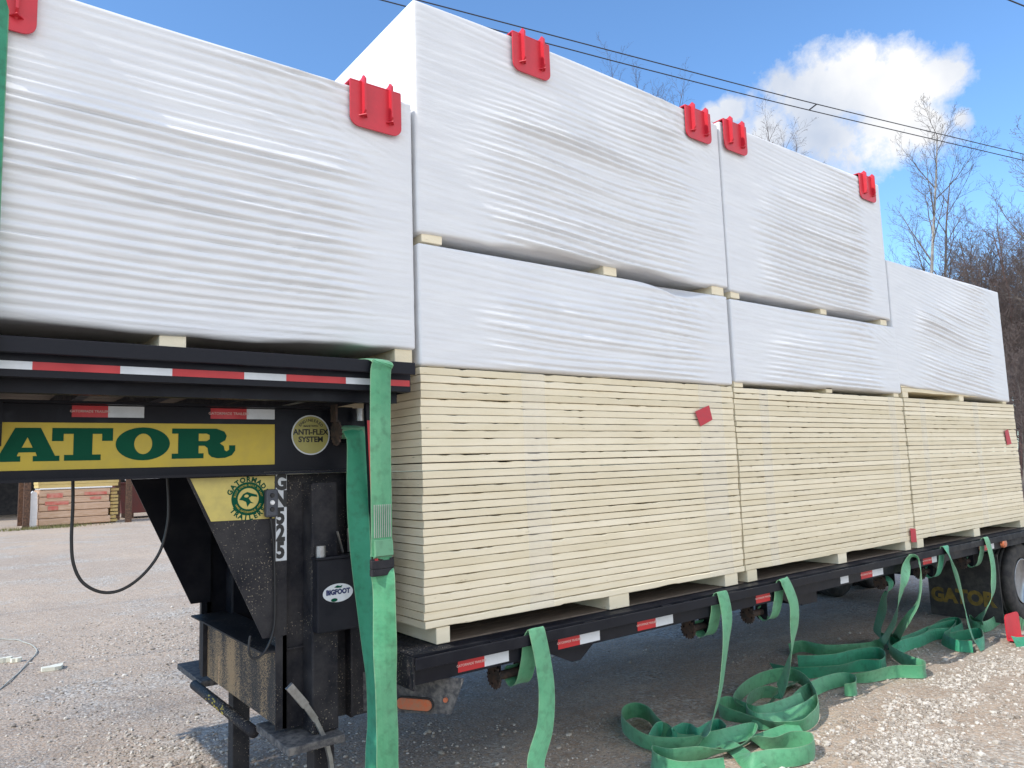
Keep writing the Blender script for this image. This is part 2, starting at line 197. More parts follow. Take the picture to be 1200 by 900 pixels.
def mat_webbing(name, c1, c2):
    m, nt, p = nodes(name); L = nt.links.new; N = nt.nodes.new
    uv = N('ShaderNodeUVMap'); sp = N('ShaderNodeSeparateXYZ'); L(uv.outputs[0], sp.inputs[0])
    tc = N('ShaderNodeTexCoord')
    n = N('ShaderNodeTexNoise'); n.inputs['Scale'].default_value = 2.2; n.inputs['Detail'].default_value = 10; n.inputs['Roughness'].default_value = .75; L(tc.outputs['Object'], n.inputs['Vector'])
    r = N('ShaderNodeValToRGB'); L(n.outputs['Fac'], r.inputs[0]); e = r.color_ramp.elements
    e[0].position = .36; e[0].color = (*c1, 1); e[1].position = .62; e[1].color = (*c2, 1)
    # pale scuffed selvedge along both edges
    a = N('ShaderNodeMath'); a.operation = 'SUBTRACT'; L(sp.outputs[0], a.inputs[0]); a.inputs[1].default_value = .5
    b = N('ShaderNodeMath'); b.operation = 'ABSOLUTE'; L(a.outputs[0], b.inputs[0])
    c = N('ShaderNodeMath'); c.operation = 'GREATER_THAN'; L(b.outputs[0], c.inputs[0]); c.inputs[1].default_value = .465
    d = N('ShaderNodeMath'); d.operation = 'MULTIPLY'; L(c.outputs[0], d.inputs[0]); d.inputs[1].default_value = .45
    x = N('ShaderNodeMix'); x.data_type = 'RGBA'; L(d.outputs[0], x.inputs[0]); L(r.outputs[0], x.inputs[6]); x.inputs[7].default_value = (.22, .34, .2, 1)
    # dirty smears
    n2 = N('ShaderNodeTexNoise'); n2.inputs['Scale'].default_value = 26; n2.inputs['Detail'].default_value = 4; L(tc.outputs['Object'], n2.inputs['Vector'])
    r2 = N('ShaderNodeValToRGB'); L(n2.outputs['Fac'], r2.inputs[0]); r2.color_ramp.elements[0].position = .3; r2.color_ramp.elements[0].color = (.72, .72, .7, 1); r2.color_ramp.elements[1].position = .5
    y = N('ShaderNodeMix'); y.data_type = 'RGBA'; y.blend_type = 'MULTIPLY'; y.inputs[0].default_value = 1; L(x.outputs[2], y.inputs[6]); L(r2.outputs[0], y.inputs[7])
    L(y.outputs[2], p.inputs['Base Color']); p.inputs['Roughness'].default_value = .55; p.inputs['Sheen Weight'].default_value = .15
    w = N('ShaderNodeTexWave'); w.inputs['Scale'].default_value = 7; w.bands_direction = 'X'; L(uv.outputs[0], w.inputs['Vector'])
    w2 = N('ShaderNodeTexWave'); w2.inputs['Scale'].default_value = 60; w2.bands_direction = 'Y'; L(uv.outputs[0], w2.inputs['Vector'])
    s = N('ShaderNodeMath'); s.operation = 'ADD'; L(w.outputs['Fac'], s.inputs[0]); L(w2.outputs['Fac'], s.inputs[1])
    bp = N('ShaderNodeBump'); bp.inputs['Strength'].default_value = .35; bp.inputs['Distance'].default_value = .001; L(s.outputs[0], bp.inputs['Height']); L(bp.outputs[0], p.inputs['Normal'])
    return m

def mat_board():
    m, nt, p = nodes('cream_foam_board'); L = nt.links.new; N = nt.nodes.new
    tc = N('ShaderNodeTexCoord')
    def noise(s, st, d=6, r=.6):
        mp = N('ShaderNodeMapping'); mp.inputs['Scale'].default_value = st; L(tc.outputs['Object'], mp.inputs[0])
        n = N('ShaderNodeTexNoise'); n.inputs['Scale'].default_value = s; n.inputs['Detail'].default_value = d; n.inputs['Roughness'].default_value = r
        L(mp.outputs[0], n.inputs['Vector']); return n.outputs['Fac']
    r = N('ShaderNodeValToRGB'); L(noise(3, (1, 1, 6)), r.inputs[0]); e = r.color_ramp.elements
    e[0].position = .3; e[0].color = (.76, .675, .485, 1); e[1].position = .7; e[1].color = (.84, .76, .58, 1)
    # torn brown chips in the foam
    r2 = N('ShaderNodeValToRGB'); L(noise(7, (1, 1, 9), 9, .75), r2.inputs[0]); e = r2.color_ramp.elements
    e[0].position = .635; e[0].color = (1, 1, 1, 1); e[1].position = .68; e[1].color = (.34, .29, .2, 1)
    y = N('ShaderNodeMix'); y.data_type = 'RGBA'; y.blend_type = 'MULTIPLY'; y.inputs[0].default_value = 1; L(r.outputs[0], y.inputs[6]); L(r2.outputs[0], y.inputs[7])
    oi = N('ShaderNodeObjectInfo'); orr = N('ShaderNodeValToRGB'); L(oi.outputs['Random'], orr.inputs[0])
    orr.color_ramp.elements[0].color = (.90, .875, .83, 1); orr.color_ramp.elements[1].color = (1.04, 1.03, 1.03, 1)
    y2 = N('ShaderNodeMix'); y2.data_type = 'RGBA'; y2.blend_type = 'MULTIPLY'; y2.inputs[0].default_value = 1; L(y.outputs[2], y2.inputs[6]); L(orr.outputs[0], y2.inputs[7])
    L(y2.outputs[2], p.inputs['Base Color']); p.inputs['Roughness'].default_value = .8; p.inputs['Specular IOR Level'].default_value = .25
    b = N('ShaderNodeBump'); b.inputs['Strength'].default_value = .5; b.inputs['Distance'].default_value = .004; L(noise(25, (1, 1, 2), 8, .7), b.inputs['Height']); L(b.outputs[0], p.inputs['Normal'])
    return m

def mat_black(name='black_trailer_paint', dust=.0, rough=.35):
    m, nt, p = nodes(name); L = nt.links.new; N = nt.nodes.new
    tc = N('ShaderNodeTexCoord'); n = N('ShaderNodeTexNoise'); n.inputs['Scale'].default_value = 5; n.inputs['Detail'].default_value = 10; n.inputs['Roughness'].default_value = .72
    L(tc.outputs['Object'], n.inputs['Vector'])
    r = N('ShaderNodeValToRGB'); L(n.outputs['Fac'], r.inputs[0]); e = r.color_ramp.elements
    e[0].position = .45-dust*.25; e[0].color = (.006, .007, .012, 1); e[1].position = .80-dust*.15; e[1].color = (.024+dust*.10, .024+dust*.09, .028+dust*.08, 1)
    if dust:
        sn = N('ShaderNodeTexNoise'); sn.inputs['Scale'].default_value = 130; sn.inputs['Detail'].default_value = 2; L(tc.outputs['Object'], sn.inputs['Vector'])
        pn = N('ShaderNodeTexNoise'); pn.inputs['Scale'].default_value = 4; L(tc.outputs['Object'], pn.inputs['Vector'])
        sm = N('ShaderNodeMath'); sm.operation = 'MULTIPLY_ADD'; L(pn.outputs['Fac'], sm.inputs[0]); sm.inputs[1].default_value = .45; L(sn.outputs['Fac'], sm.inputs[2])
        sr = N('ShaderNodeMapRange'); L(sm.outputs[0], sr.inputs[0]); sr.inputs[1].default_value = .90; sr.inputs[2].default_value = .94
        sx_ = N('ShaderNodeMix'); sx_.data_type = 'RGBA'; L(sr.outputs[0], sx_.inputs[0]); L(r.outputs[0], sx_.inputs[6]); sx_.inputs[7].default_value = (.27, .23, .175, 1)
        L(sx_.outputs[2], p.inputs['Base Color'])
    else: L(r.outputs[0], p.inputs['Base Color'])
    mr = N('ShaderNodeMapRange'); L(n.outputs['Fac'], mr.inputs[0]); mr.inputs[1].default_value = .4; mr.inputs[2].default_value = .7; mr.inputs[3].default_value = rough; mr.inputs[4].default_value = .8
    L(mr.outputs[0], p.inputs['Roughness'])
    p.inputs['Specular IOR Level'].default_value = .22
    b = N('ShaderNodeBump'); b.inputs['Strength'].default_value = .25; b.inputs['Distance'].default_value = .002; L(n.outputs['Fac'], b.inputs['Height']); L(b.outputs[0], p.inputs['Normal'])
    return m

def mat_mud():
    m, nt, p = nodes('black_steel_splashed_with_tan_mud'); L = nt.links.new; N = nt.nodes.new
    tc = N('ShaderNodeTexCoord')
    def noise(s, d, r):
        n = N('ShaderNodeTexNoise'); n.inputs['Scale'].default_value = s; n.inputs['Detail'].default_value = d; n.inputs['Roughness'].default_value = r; L(tc.outputs['Object'], n.inputs['Vector']); return n.outputs['Fac']
    a = N('ShaderNodeMath'); a.operation = 'MULTIPLY_ADD'; L(noise(150, 3, .6), a.inputs[0]); a.inputs[1].default_value = 1.3
    bb = N('ShaderNodeMath'); bb.operation = 'SUBTRACT'; mpv = N('ShaderNodeMapping'); mpv.inputs['Scale'].default_value = (1, 1, .28); L(tc.outputs['Object'], mpv.inputs[0]); nv = N('ShaderNodeTexNoise'); nv.inputs['Scale'].default_value = 6.5; nv.inputs['Detail'].default_value = 5; L(mpv.outputs[0], nv.inputs['Vector']); L(nv.outputs['Fac'], bb.inputs[0]); bb.inputs[1].default_value = .62; L(bb.outputs[0], a.inputs[2])
    r = N('ShaderNodeValToRGB'); L(a.outputs[0], r.inputs[0]); e = r.color_ramp.elements
    e[0].position = .42; e[0].color = (.030, .027, .026, 1); e[1].position = .60; e[1].color = (.34, .225, .12, 1); x_ = e.new(.50); x_.color = (.10, .08, .06, 1)
    L(r.outputs[0], p.inputs['Base Color']); p.inputs['Roughness'].default_value = .85
    b = N('ShaderNodeBump'); b.inputs['Strength'].default_value = .6; b.inputs['Distance'].default_value = .003; L(a.outputs[0], b.inputs['Height']); L(b.outputs[0], p.inputs['Normal'])
    return m

M = {}
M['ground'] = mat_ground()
M['board'] = mat_board()
M['film'] = mat('white_wrap_film', (.69, .69, .695), .55, c2=(.74, .74, .74), scale=2.5, bump=.25, bscale=30, stretch=(1, 1, 5), spec=.45)
M['clear'] = mat('clear_stretch_film', (.85, .87, .92), .25, alpha=.10, bump=.5, bscale=25, stretch=(6, 6, 1))
M['black'] = mat_black()
M['dusty'] = mat_black('dusty_black_steel', .35, .6)
M['mud'] = mat_mud()
M['rust'] = mat('rusty_steel', (.06, .035, .025), .85, c2=(.16, .085, .05), scale=14, bump=.4)
M['greydust'] = mat('grey_dusty_tread', (.05, .05, .055), .85, c2=(.17, .16, .15), scale=30, bump=.4)
M['darkrust'] = mat('dark_rusted_steel', (.022, .018, .016), .8, c2=(.07, .04, .028), scale=30, bump=.4)
M['yellow'] = mat('yellow_decal', (.54, .405, .06), .55, c2=(.46, .355, .07), scale=7, spec=.2)
M['brightyellow'] = mat('yellow_badge_decal', (.55, .45, .12), .4, c2=(.45, .37, .11), scale=14)
M['pinkish'] = mat('pale_pink_lettering', (.62, .38, .34), .5, c2=(.6, .4, .36))
M['paleyellow'] = mat('faded_yellow_decal', (.36, .33, .10), .45, c2=(.30, .27, .08), scale=9)
M['green'] = mat('green_decal', (.0, .070, .036), .65, c2=(.0, .058, .030), scale=5, spec=.15)
M['redtape'] = mat('red_reflective_tape', (.50, .018, .022), .3, c2=(.42, .02, .025), scale=6, rvar=.2)
M['whitetape'] = mat('white_reflective_tape', (.62, .65, .68), .3, c2=(.52, .55, .57), scale=8, rvar=.2)
M['whitepaint'] = mat('white_lettering', (.75, .75, .75), .4, c2=(.68, .68, .68))
M['blackpaint'] = mat('black_lettering', (.012, .012, .014), .4, c2=(.02, .02, .02))
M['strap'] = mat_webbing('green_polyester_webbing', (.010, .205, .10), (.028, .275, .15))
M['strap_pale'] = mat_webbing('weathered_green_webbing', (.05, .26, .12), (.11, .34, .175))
M['red'] = mat('red_moulded_plastic', (.60, .022, .04), .45, c2=(.50, .022, .038), scale=6, bump=.15, bscale=40)
M['redlabel'] = mat('red_paper_label', (.50, .03, .045), .6, c2=(.44, .035, .05), scale=30)
M['amber'] = mat('amber_lens', (.52, .12, .045), .4, c2=(.36, .16, .09), scale=40, coat=.3)
M['rubber'] = mat('tyre_rubber', (.022, .022, .023), .85, c2=(.06, .055, .05), scale=12, bump=.4)
M['rim'] = mat('grey_painted_rim', (.34, .36, .39), .4, .6, c2=(.22, .23, .24), scale=9)
M['steel'] = mat('bare_steel', (.42, .42, .42), .4, .8, c2=(.25, .24, .23), scale=16)
M['wood'] = mat('worn_deck_timber', (.09, .07, .05), .85, c2=(.17, .13, .1), scale=8, stretch=(1, 12, 1), bump=.4)
M['cable'] = mat('black_cable_sheath', (.012, .012, .014), .5, c2=(.02, .02, .02))
M['bark'] = mat('grey_brown_bark', (.085, .07, .06), .9, c2=(.17, .145, .125), scale=6, bump=.3)
M['palebark'] = mat('pale_mottled_bark', (.22, .20, .18), .85, c2=(.38, .36, .33), scale=5, bump=.3)
M['redbark'] = mat('reddish_bark', (.13, .075, .065), .9, c2=(.18, .11, .10), scale=6)
M['twig'] = mat('brown_twigs', (.085, .062, .055), .95, c2=(.14, .11, .1), scale=4)
M['stone'] = mat('crushed_limestone', (.16, .15, .14), .9, c2=(.62, .60, .57), scale=14, lo=.40, hi=.60)
M['osb'] = mat('tan_wrapped_lumber', (.50, .32, .20), .5, c2=(.62, .44, .32), scale=3, stretch=(1, 1, 8), bump=.3)
M['yfoam'] = mat('yellow_foam_sheets', (.55, .40, .14), .8, c2=(.62, .48, .22), scale=4, stretch=(1, 1, 10))
M['pinkprint'] = mat('faded_red_print', (.55, .12, .09), .6, c2=(.58, .25, .19), scale=6, lo=.4, hi=.6)
M['container'] = mat('dull_red_bin_paint', (.13, .028, .022), .7, c2=(.1, .035, .03), scale=3)
M['shed'] = mat('dark_shed_cladding', (.028, .027, .03), .85, c2=(.06, .055, .055), scale=4)
M['foamscrap'] = mat('pale_foam_scrap', (.66, .64, .52), .8, c2=(.72, .7, .6))
M['string'] = mat('grey_twine', (.40, .41, .36), .8, c2=(.33, .33, .3))
M['wire'] = mat('power_line_cable', (.025, .025, .03), .6, c2=(.035, .035, .04))
M['grass'] = mat('dry_weeds', (.12, .13, .04), .9, c2=(.22, .19, .09), scale=10)

# ------------------------------------------------------------------ mesh helpers
class MB:
    def __init__(s): s.v = []; s.f = []; s.uv = []
    def add(s, vs, fs, uvs=None):
        b = len(s.v); s.v += [tuple(v) for v in vs]; s.f += [tuple(b+i for i in f) for f in fs]
        if uvs: s.uv += uvs
        return s
    def box(s, x0, x1, y0, y1, z0, z1, bev=0.):
        if bev <= 0:
            v = [(x, y, z) for x in (x0, x1) for y in (y0, y1) for z in (z0, z1)]
            return s.add(v, [(0, 1, 3, 2), (4, 6, 7, 5), (0, 4, 5, 1), (2, 3, 7, 6), (0, 2, 6, 4), (1, 5, 7, 3)])
        bm = bmesh.new(); bmesh.ops.create_cube(bm, size=1)
        for q in bm.verts:
            q.co = Vector(((x0+x1)/2+q.co.x*(x1-x0), (y0+y1)/2+q.co.y*(y1-y0), (z0+z1)/2+q.co.z*(z1-z0)))
        bmesh.ops.bevel(bm, geom=bm.edges[:], offset=bev, segments=2, affect='EDGES', profile=.5)
        bm.verts.index_update(); s.add([q.co for q in bm.verts], [[a.index for a in f.verts] for f in bm.faces]); bm.free(); return s
    def prism(s, pts, axis, a, b, holes=()):
        """polygon given in the two other axes, extruded from a to b along axis; holes allowed"""
        def P(p, h):
            return {'x': (h, p[0], p[1]), 'y': (p[0], h, p[1]), 'z': (p[0], p[1], h)}[axis]
        loops = [list(pts)]+[list(h) for h in holes]
        flat = [q for l in loops for q in l]; n = len(flat)
        tri = tessellate_polygon([[Vector((q[0], q[1], 0)) for q in l] for l in loops])
        v = [P(q, a) for q in flat]+[P(q, b) for q in flat]
        f = [tuple(t) for t in tri]+[tuple(i+n for i in reversed(t)) for t in tri]
        o = 0
        for l in loops:
            k = len(l)
            for i in range(k): j = (i+1) % k; f.append((o+i, o+j, o+j+n, o+i+n))
            o += k
        return s.add(v, f)
    def tube(s, pts, r, n=8, cap=True):
        pts = [Vector(p) for p in pts]; rs = r if isinstance(r, (list, tuple)) else [r]*len(pts)
        vs = []; fs = []; ref = None
        for i, p in enumerate(pts):
            t = (pts[min(i+1, len(pts)-1)]-pts[max(i-1, 0)])
            t = t.normalized() if t.length > 1e-9 else Vector((0, 0, 1))
            if ref is None: ref = Vector((0, 0, 1)) if abs(t.z) < .9 else Vector((1, 0, 0))
            a = t.cross(ref); a.normalize(); b = a.cross(t); ref = b
            for k in range(n):
                th = 2*math.pi*k/n; vs.append(p+rs[i]*(math.cos(th)*a+math.sin(th)*b))
        for i in range(len(pts)-1):
            for k in range(n):
                k2 = (k+1) % n; fs.append((i*n+k, i*n+k2, (i+1)*n+k2, (i+1)*n+k))
        if cap: fs.append(tuple(range(n))[::-1]); fs.append(tuple((len(pts)-1)*n+k for k in range(n)))
        return s.add(vs, fs)
    def ring(s, prof, axis, c, n=40):
        """lathe: prof = [(offset along axis, radius)] closed loop if first==last"""
        vs = []; fs = []; m = len(prof)
        for k in range(n):
            th = 2*math.pi*k/n; ca, sa = math.cos(th), math.sin(th)
            for h, r in prof:
                q = {'x': (h, r*ca, r*sa), 'y': (r*ca, h, r*sa), 'z': (r*ca, r*sa, h)}[axis]
                vs.append((q[0]+c[0], q[1]+c[1], q[2]+c[2]))
        for k in range(n):
            k2 = (k+1) % n
            for i in range(m-1): fs.append((k*m+i, k*m+i+1, k2*m+i+1, k2*m+i))
        if prof[0][1] > 1e-6 and prof[0] != prof[-1]: fs.append(tuple(k*m for k in range(n)))
        if prof[-1][1] > 1e-6 and prof[0] != prof[-1]: fs.append(tuple(k*m+m-1 for k in range(n))[::-1])
        return s.add(vs, fs)
    def build(s, name, m, parent=None, smooth=False, fix=True):
        me = bpy.data.meshes.new(name); me.from_pydata(s.v, [], s.f)
        if s.uv:
            l = me.uv_layers.new(name='UVMap')
            for lp in me.loops: l.data[lp.index].uv = s.uv[lp.vertex_index]
        if fix and not s.uv:
            bm = bmesh.new(); bm.from_mesh(me); bmesh.ops.recalc_face_normals(bm, faces=bm.faces[:]); bm.to_mesh(me); bm.free()
        me.materials.append(M[m] if isinstance(m, str) else m)
        if smooth: me.polygons.foreach_set('use_smooth', [True]*len(me.polygons))
        o = bpy.data.objects.new(name, me); COL.objects.link(o)
        if parent is not None:
            o.parent = parent; 
            q = parent; off = Vector((0, 0, 0))
            while q is not None: off += q.location; q = q.parent
            o.location = -off
        return o
def build_each(mb, name, m, parent):
    n = len(mb.v); par = list(range(n))
    def find(a):
        while par[a] != a: par[a] = par[par[a]]; a = par[a]
        return a
    for f in mb.f:
        r0 = find(f[0])
        for q in f[1:]: par[find(q)] = r0
    groups = {}
    for f in mb.f: groups.setdefault(find(f[0]), []).append(f)
    out = []
    for fs in groups.values():
        idx = sorted({q for f in fs for q in f}); mp = {q: i for i, q in enumerate(idx)}
        p = MB(); p.v = [mb.v[q] for q in idx]; p.f = [tuple(mp[q] for q in f) for f in fs]; out.append(p.build(name, m, parent))
    return out
def tag(o, label=None, cat=None, group=None, kind=None):
    if label: o['label'] = label
    if cat: o['category'] = cat
    if group: o['group'] = group
    if kind: o['kind'] = kind
    return o
def thing(name, loc, label, cat, group=None):
    o = bpy.data.objects.new(name, None); COL.objects.link(o); o.location = loc; o.empty_display_size = .1
    return tag(o, label, cat, group)
def copy_tree(o, parent=None):
    c = o.copy(); COL.objects.link(c); c.parent = parent
    for ch in list(o.children): copy_tree(ch, c)
    return c
def rows(*pts): return list(pts)

def text_mb(txt, size, loc, facing='-y', bold=0., align='CENTER', sx=1., rot=0., thick=.0008):
    cu = bpy.data.curves.new('t', 'FONT'); cu.body = txt; cu.size = size; cu.align_x = align; cu.align_y = 'CENTER'; cu.offset = bold; cu.extrude = thick; cu.resolution_u = 3
    ob = bpy.data.objects.new('t', cu); COL.objects.link(ob); dg = bpy.context.evaluated_depsgraph_get(); dg.update()
    me = bpy.data.meshes.new_from_object(ob.evaluated_get(dg))
    bpy.data.objects.remove(ob); bpy.data.curves.remove(cu)
    mb = MB(); vs = []
    for v in me.vertices:
        x, y, z = v.co.x*sx, v.co.y, v.co.z
        x, y = x*math.cos(rot)-y*math.sin(rot), x*math.sin(rot)+y*math.cos(rot)
        if facing == '-y': q = (loc[0]+x, loc[1]-z, loc[2]+y)
        else: q = (loc[0]-z, loc[1]-x, loc[2]+y)      # faces -x
        vs.append(q)
    mb.add(vs, [tuple(p.vertices) for p in me.polygons]); bpy.data.meshes.remove(me)
    return mb

def smooth_pts(P, k, xy=False):
    out = []
    n = len(P)
    for i in range(n-1):
        p0 = P[max(i-1, 0)]; p1 = P[i]; p2 = P[i+1]; p3 = P[min(i+2, n-1)]
        for j in range(k):
            t = j/k; q = .5*((2*p1)+(-p0+p2)*t+(2*p0-5*p1+4*p2-p3)*t*t+(-p0+3*p1-3*p2+p3)*t**3); out.append(q)
    out.append(P[-1])
    return [(q[0], q[1]) for q in out] if xy else out

# ------------------------------------------------------------------ value noise
def vnoise(x, y, seed):
    xi = np.floor(x).astype(np.int64); yi = np.floor(y).astype(np.int64); fx = x-xi; fy = y-yi
    def h(a, b):
        n = (a*374761393+b*668265263+seed*974711) & 0xffffffff
        n = ((n ^ (n >> 13))*1274126177) & 0xffffffff
        return ((n ^ (n >> 16)) & 0xffff)/65535.0
    sx = fx*fx*(3-2*fx); sy = fy*fy*(3-2*fy)
    return (h(xi, yi)*(1-sx)+h(xi+1, yi)*sx)*(1-sy)+(h(xi, yi+1)*(1-sx)+h(xi+1, yi+1)*sx)*sy
def sstep(a, b, x):
    t = np.clip((x-a)/(b-a), 0, 1); return t*t*(3-2*t)

# ------------------------------------------------------------------ ground
def ground():
    n = 60; xs = []
    for i in range(-n, n+1): xs.append(math.copysign((abs(i)/n)**3*400, i))
    v = [(x+2, y+4, -1.0) for y in xs for x in xs]; k = len(xs)
    f = [(j*k+i, j*k+i+1, (j+1)*k+i+1, (j+1)*k+i) for j in range(k-1) for i in range(k-1)]
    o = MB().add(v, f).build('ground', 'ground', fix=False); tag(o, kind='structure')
    # loose stones
    rng = np.random.default_rng(5); mb = MB()
    ico = bmesh.new(); bmesh.ops.create_icosphere(ico, subdivisions=1, radius=1); iv = np.array([list(q.co) for q in ico.verts]); ifc = [[a.index for a in q.verts] for q in ico.faces]; ico.free()
    cand = 90000; X = rng.uniform(-3.2, 9.5, cand); Y = rng.uniform(-1.6, 10, cand)
    dens = .05+1.0*sstep(.50, .66, vnoise(X*.8+3, Y*.8, 7)*.6+vnoise(X*2.6, Y*2.6, 8)*.4)
    # bank of pale chips in front of the strap pile
    dens = dens+1.3*np.exp(-(((X-3.6)/1.3)**2+((Y+.75)/.33)**2))+.9*np.exp(-(((X-1.2)/1.8)**2+((Y-6.6)/1.4)**2))+.5*np.exp(-(((X+.75)/.35)**2+((Y-1.9)/.4)**2))
    dens = dens*np.clip(1.25-.09*np.hypot(X+1.8, Y+3.1), .12, 1)
    keep = rng.random(cand) < dens*.62; X, Y = X[keep], Y[keep]; n0 = len(X)
    # banks of clean pale chips: in front of the straps, by the jacks, and past the neck
    for cx, cy, sx, sy, n in ((2.9, -.78, .75, .16, 7500), (3.9, -.45, .8, .10, 2500), (4.9, -.55, .8, .12, 2500), (-.55, 2.3, .30, .35, 1500), (.4, 5.6, .8, 1.1, 3500)):
        ax = rng.normal(cx, sx, n); ay = rng.normal(cy, sy, n); ok = (vnoise(ax*3, ay*6, 40)+.35*vnoise(ax*11, ay*11, 41) > .45); X = np.concatenate([X, ax[ok]]); Y = np.concatenate([Y, ay[ok]])
    V = []; F = []
    for i, (x, y) in enumerate(zip(X, Y)):
        s = float(np.clip(rng.lognormal(-5.2, .5), .0025, .021)); sc = np.array([s*rng.uniform(.8, 1.4), s*rng.uniform(.7, 1.2), s*rng.uniform(.45, .8)])
        a = rng.uniform(0, 6.28); ca, sa = math.cos(a), math.sin(a)
        p = iv*(1+rng.uniform(-.18, .18, iv.shape))*sc
        p = np.stack([p[:, 0]*ca-p[:, 1]*sa+x, p[:, 0]*sa+p[:, 1]*ca+y, p[:, 2]-1+sc[2]*.45], 1)
        b = i*12; V.append(p); F += [(q[0]+b, q[1]+b, q[2]+b) for q in ifc]
    mb.v = [tuple(q) for q in np.concatenate(V).tolist()]; mb.f = F
    o = mb.build('loose_gravel', mat_stones(), fix=False); tag(o, 'loose pale crushed stones scattered over the brown dirt yard', 'gravel', kind='stuff')
    print('stones', len(X))
def mat_stones():
    m, nt, p = nodes('loose_stone_chips'); L = nt.links.new
    g = nt.nodes.new('ShaderNodeNewGeometry'); r = nt.nodes.new('ShaderNodeValToRGB'); L(g.outputs['Random Per Island'], r.inputs[0])
    e = r.color_ramp.elements; e[0].color = (.22, .185, .15, 1); e[1].color = (.62, .58, .52, 1); x = e.new(.5); x.color = (.42, .375, .32, 1)
    L(r.outputs[0], p.inputs['Base Color']); p.inputs['Roughness'].default_value = .9
    return m
ground()

# ------------------------------------------------------------------ trees
def tree(x, y, h, kind, label, idx):
    rng = random.Random(idx*31+7)
    t = thing('bare_tree', (x, y, -1), label, 'tree', 'bare winter trees behind the trailer')
    tr = MB(); cr = MB()
    bark = {'tall': 'palebark', 'pale': 'palebark', 'red': 'redbark'}.get(kind, 'bark')
    # per level: pieces, children, relative length, angle from parent (deg), wobble
    LV = {'tall': [(9, 17, .34, 38, .045), (5, 8, .46, 36, .12), (4, 5, .5, 38, .16), (3, 3, .55, 40, .2), (2, 0, 0, 0, .2)],
          'fine': [(8, 15, .32, 34, .06), (5, 7, .46, 36, .14), (4, 5, .5, 38, .18), (3, 2, .55, 40, .2), (2, 0, 0, 0, .2)],
          'pale': [(8, 11, .42, 44, .09), (6, 7, .46, 42, .16), (4, 5, .5, 40, .2), (3, 2, .55, 40, .2), (2, 0, 0, 0, .2)],
          'red': [(8, 12, .44, 52, .12), (6, 8, .44, 48, .26), (4, 5, .5, 46, .3), (3, 3, .55, 44, .3), (2, 0, 0, 0, .2)],
          'bush': [(6, 17, .44, 38, .09), (4, 9, .5, 34, .16), (4, 5, .5, 36, .2), (3, 2, .55, 40, .2), (2, 0, 0, 0, .2)]}[kind]
    rmin = .0042 if kind != 'bush' else .0048
    def branch(mb, p, d, ln, r, lv):
        n, nk, rl, ang, wob = LV[lv]; pts = [p]; rs = [r]; cur = Vector(p); dd = Vector(d); dirs = []
        for i in range(n):
            dd = (dd+Vector((rng.uniform(-wob, wob), rng.uniform(-wob, wob), rng.uniform(-wob*.4, wob*.4)+(.07 if lv else 0)))).normalized()
            cur = cur+dd*ln/n; pts.append(tuple(cur)); rs.append(max(r*(1-.82*(i+1)/n), rmin*.8)); dirs.append(dd.copy())
        mb.tube(pts, rs, 6 if lv == 0 else (4 if lv == 1 else 3), cap=False)
        lo = .28 if lv == 0 else .18
        for k in range(nk):
            t = lo+(1-lo)*(k+rng.random())/nk; x_ = min(t*n, n-1e-3); i = int(x_); q = Vector(pts[i]).lerp(Vector(pts[i+1]), x_-i); dr = dirs[i]
            az = k*2.4+rng.uniform(-.6, .6); e1 = dr.cross(Vector((.3, .2, 1)) if abs(dr.z) < .9 else Vector((1, 0, 0))).normalized(); e2 = dr.cross(e1)
            an = rad(ang*rng.uniform(.7, 1.3)); nd = dr*math.cos(an)+(e1*math.cos(az)+e2*math.sin(az))*math.sin(an)
            if nd.z < .05 and lv < 3: nd.z = .05+abs(nd.z)*.3
            nd.normalize()
            l2 = ln*rl*rng.uniform(.7, 1.25)*((1.15-.75*t) if lv == 0 else (1.1-.5*t))
            branch(cr, tuple(q), nd, l2, max(rs[i]*(.5 if lv == 0 else .6), rmin), lv+1)
    base = Vector((x, y, -1.05)); r0 = h*.0085 if kind != 'bush' else h*.0075
    ns = 1 if kind != 'bush' else 2
    for k in range(ns):
        o = Vector((rng.uniform(-.6, .6), rng.uniform(-.6, .6), 0))*(k > 0)
        lean = {'pale': (.22, -.14)}.get(kind, (rng.uniform(-.06, .06), rng.uniform(-.06, .06)))
        branch(tr, tuple(base+o), Vector((lean[0]+k*.1, lean[1]-k*.08, 1)).normalized(), h*.97, r0, 0)
    # normalise to the wanted height
    zmax = max(max(v[2] for v in tr.v), max(v[2] for v in cr.v)); k = (h)/(zmax+1)
    for mb in (tr, cr): mb.v = [(x+(v[0]-x)*min(1.1, k), y+(v[1]-y)*min(1.1, k), -1+(v[2]+1)*k) for v in mb.v]
    tr.build('trunk', bark, t, fix=False); cr.build('crown', {'red': 'redbark', 'bush': 'twig', 'tall': 'bark', 'pale': 'palebark'}.get(kind, 'twig'), t, fix=False)
TL = ['tall pale trunked bare tree just right of the red guard on the top white pack', 'bare tree with fine upright twigs left of the pale trunked tree', 'bare open tree over the left end of the shorter white pack', 'reddish twigged bare tree above the shorter white pack',
 'bare tree with spreading limbs cut by the right edge of the picture', 'thin bare tree rising behind the reddish twigged tree', 'pale limbed bare tree leaning right behind the shorter white pack']
LB = 'dense brown thicket tree in the woods behind the last white pack'
for i, (x, y, h, k) in enumerate(TREES):
    if i < len(TL): lab = TL[i]
    elif k == 'bush': lab = LB
    elif i < 19: lab = 'bare tree standing beyond the right end of the trailer, past the thicket'
    else: lab = 'bare treetop showing as fine twigs above the long white packs'
    tree(x, y, h, k, lab, i)

